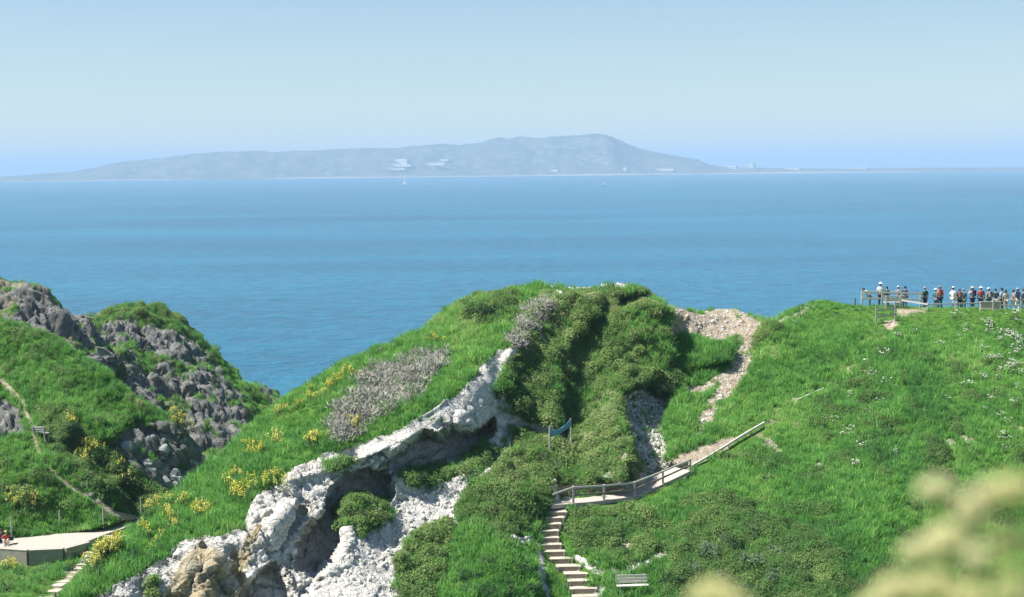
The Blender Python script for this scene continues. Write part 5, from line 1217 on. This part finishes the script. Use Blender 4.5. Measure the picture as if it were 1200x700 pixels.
p = Vector(on_plane(np.array(2.5), np.array(635.5), TZ)); person(p, R(160), 1.7, 'sit', 'black', 'navy', 'short', 'brown', 'dark-haired person in black sitting behind the person in red vest', None, False, 'people sitting on the terrace')
p = Vector(on_plane(np.array(12.5), np.array(637.5), TZ)); e = link('rucksack', PACK, CL['black'], None, p + Vector((0, .1, .20))); e.rotation_euler = (R(-70), 0, 0.4); tag(e, 'black rucksack lying beside the seated person in red vest', 'bag')

# ------------------------------------------------------------------ the bank under the camera and the out-of-focus plants on it
xs = np.linspace(-7, 7, 41); ys = np.concatenate([np.linspace(-4, 6, 31), np.linspace(7, 70, 30)])
X, Y = np.meshgrid(xs, ys)
Z = CAM_Z - 1.66 - np.where(Y > 0, 0.55 * Y, 0.1 * Y) - 0.004 * np.maximum(Y, 0) ** 2 * 0 + fbm(np.stack([X, Y, X * 0], -1) * .8, 3, 301) * .06
X = X * (1 + np.maximum(Y, 0)[...] * 0.05); nx_ = len(xs); ii = np.arange(X.size).reshape(X.shape)
nb_ = mesh_np('near_bank', np.stack([X, Y, Z], -1).reshape(-1, 3), np.stack([ii[:-1, :-1], ii[:-1, 1:], ii[1:, 1:], ii[1:, :-1]], -1).reshape(-1, 4))
tag(link('near_bank', nb_, mat_simple('bank_turf', (0.04, 0.10, 0.02), (0.10, 0.20, 0.04), 3, .95, .4, .05)), kind='structure')
def bank_z(x, y): return CAM_Z - 1.66 - (0.55 * y if y > 0 else 0.1 * y)
M_UMB = leaf_material('umbel_florets', [(0.0, (0.70, 0.69, 0.34)), (0.5, (0.76, 0.75, 0.42)), (1.0, (0.80, 0.79, 0.50))], tint=False, trans=0.45, up=0.7)
M_USTEM = leaf_material('umbel_stalks', [(0.0, (0.22, 0.30, 0.08)), (1.0, (0.30, 0.38, 0.12))], tint=False, trans=0.2, up=0)
def umbel_plant(foot, heads, label):
    fx_, fy_ = foot; base = Vector((fx_, fy_, bank_z(fx_, fy_) - .02)); e = empty('umbel_plant', base)
    tops = [Vector(pix(u, v, d)) for u, v, d, r in heads]; mid = sum(tops, Vector()) / len(tops); crown = Vector((mid.x * .6 + base.x * .4, mid.y * .6 + base.y * .4, min(q.z for q in tops) - .22))
    st = MB().tube([(0, 0, 0), (base.lerp(crown, .5) - base) + Vector((.02, .01, 0)), crown - base], [.011, .009, .007], 8).build('stem', M_USTEM, e, True)
    for (u, v, d, r), t in zip(heads, tops):
        R_ = r / F * d; q = t - base; n_ = (q - (crown - base)).normalized().lerp(Vector((0, 0, 1)), .5).normalized()
        MB().tube([crown - base, (crown - base).lerp(q, .55) + Vector((0, 0, -.01)), q - n_ * R_ * .9], [.005, .004, .003], 6).build('branch', M_USTEM, e, True)
        um = MB(); Mq = n_.to_track_quat('Z', 'Y').to_matrix(); nr = 26
        fl = MB()
        for i in range(nr):
            th = math.acos(1 - (i + .5) / nr * .98); ph = i * 2.39996; dd = Mq @ Vector((math.sin(th) * math.cos(ph), math.sin(th) * math.sin(ph), math.cos(th) * .75)); c = q - n_ * R_ * .3 + dd * R_ * .8
            um.tube([q - n_ * R_ * .9, c], [.0012, .0008], 4, False)
            for _ in range(30):
                k2 = Vector((random.gauss(0, 1), random.gauss(0, 1), random.gauss(0, 1))).normalized(); c2 = c + k2 * R_ * .19; s_ = R_ * .075; a_ = k2.cross(Vector((.3, .5, .8))).normalized(); b_ = k2.cross(a_)
                fl.add([c2 - a_ * s_, c2 + b_ * s_, c2 + a_ * s_, c2 - b_ * s_], [(0, 1, 2, 3)])
        h_ = um.build('umbel_rays', M_USTEM, e); fl.build('florets', M_UMB, h_)
    for i in range(4):
        t = .25 + .15 * i; p0 = (crown - base) * t; a = i * 2.2; lv = MB()
        for k_ in range(5):
            c = p0 + Vector((math.cos(a) * (.06 + .03 * k_), math.sin(a) * (.06 + .03 * k_), .04 + .01 * k_)); s_ = .035
            for sgn in (-1, 1):
                d_ = Vector((math.cos(a + sgn * 1.1), math.sin(a + sgn * 1.1), .15)) * s_; w_ = Vector((math.cos(a), math.sin(a), .1)) * s_ * .45
                lv.add([c, c + d_ * .5 + w_, c + d_ * 1.2, c + d_ * .5 - w_], [(0, 1, 2, 3)])
        lv.tube([p0, p0 + Vector((math.cos(a) * .2, math.sin(a) * .2, .09))], [.003, .0015], 5)
        lv.build('leaf', M_STEM, e)
    tag(e, label, 'plant', 'pale umbel flowers close to the viewer')
umbel_plant((0.50, 1.70), [(1098, 570, 1.70, 24), (1140, 596, 1.62, 25), (1110, 628, 1.66, 30), (1076, 644, 1.72, 25)], 'blurred pale yellow umbel plant with one flower head standing apart')
umbel_plant((0.55, 1.52), [(1186, 570, 1.50, 30), (1156, 576, 1.54, 24), (1184, 630, 1.56, 22), (1146, 650, 1.50, 20)], 'blurred pale yellow umbel plant with tall heads crowded together')
umbel_plant((0.42, 1.60), [(1052, 688, 1.60, 33), (1096, 684, 1.56, 30), (1142, 698, 1.62, 32), (1192, 690, 1.55, 30), (1024, 708, 1.6, 26)], 'blurred low umbel plant with five broad heads')
umbel_plant((0.20, 1.80), [(838, 694, 1.80, 32), (862, 706, 1.78, 22)], 'blurred lone umbel flower in front of the thicket by the bench')
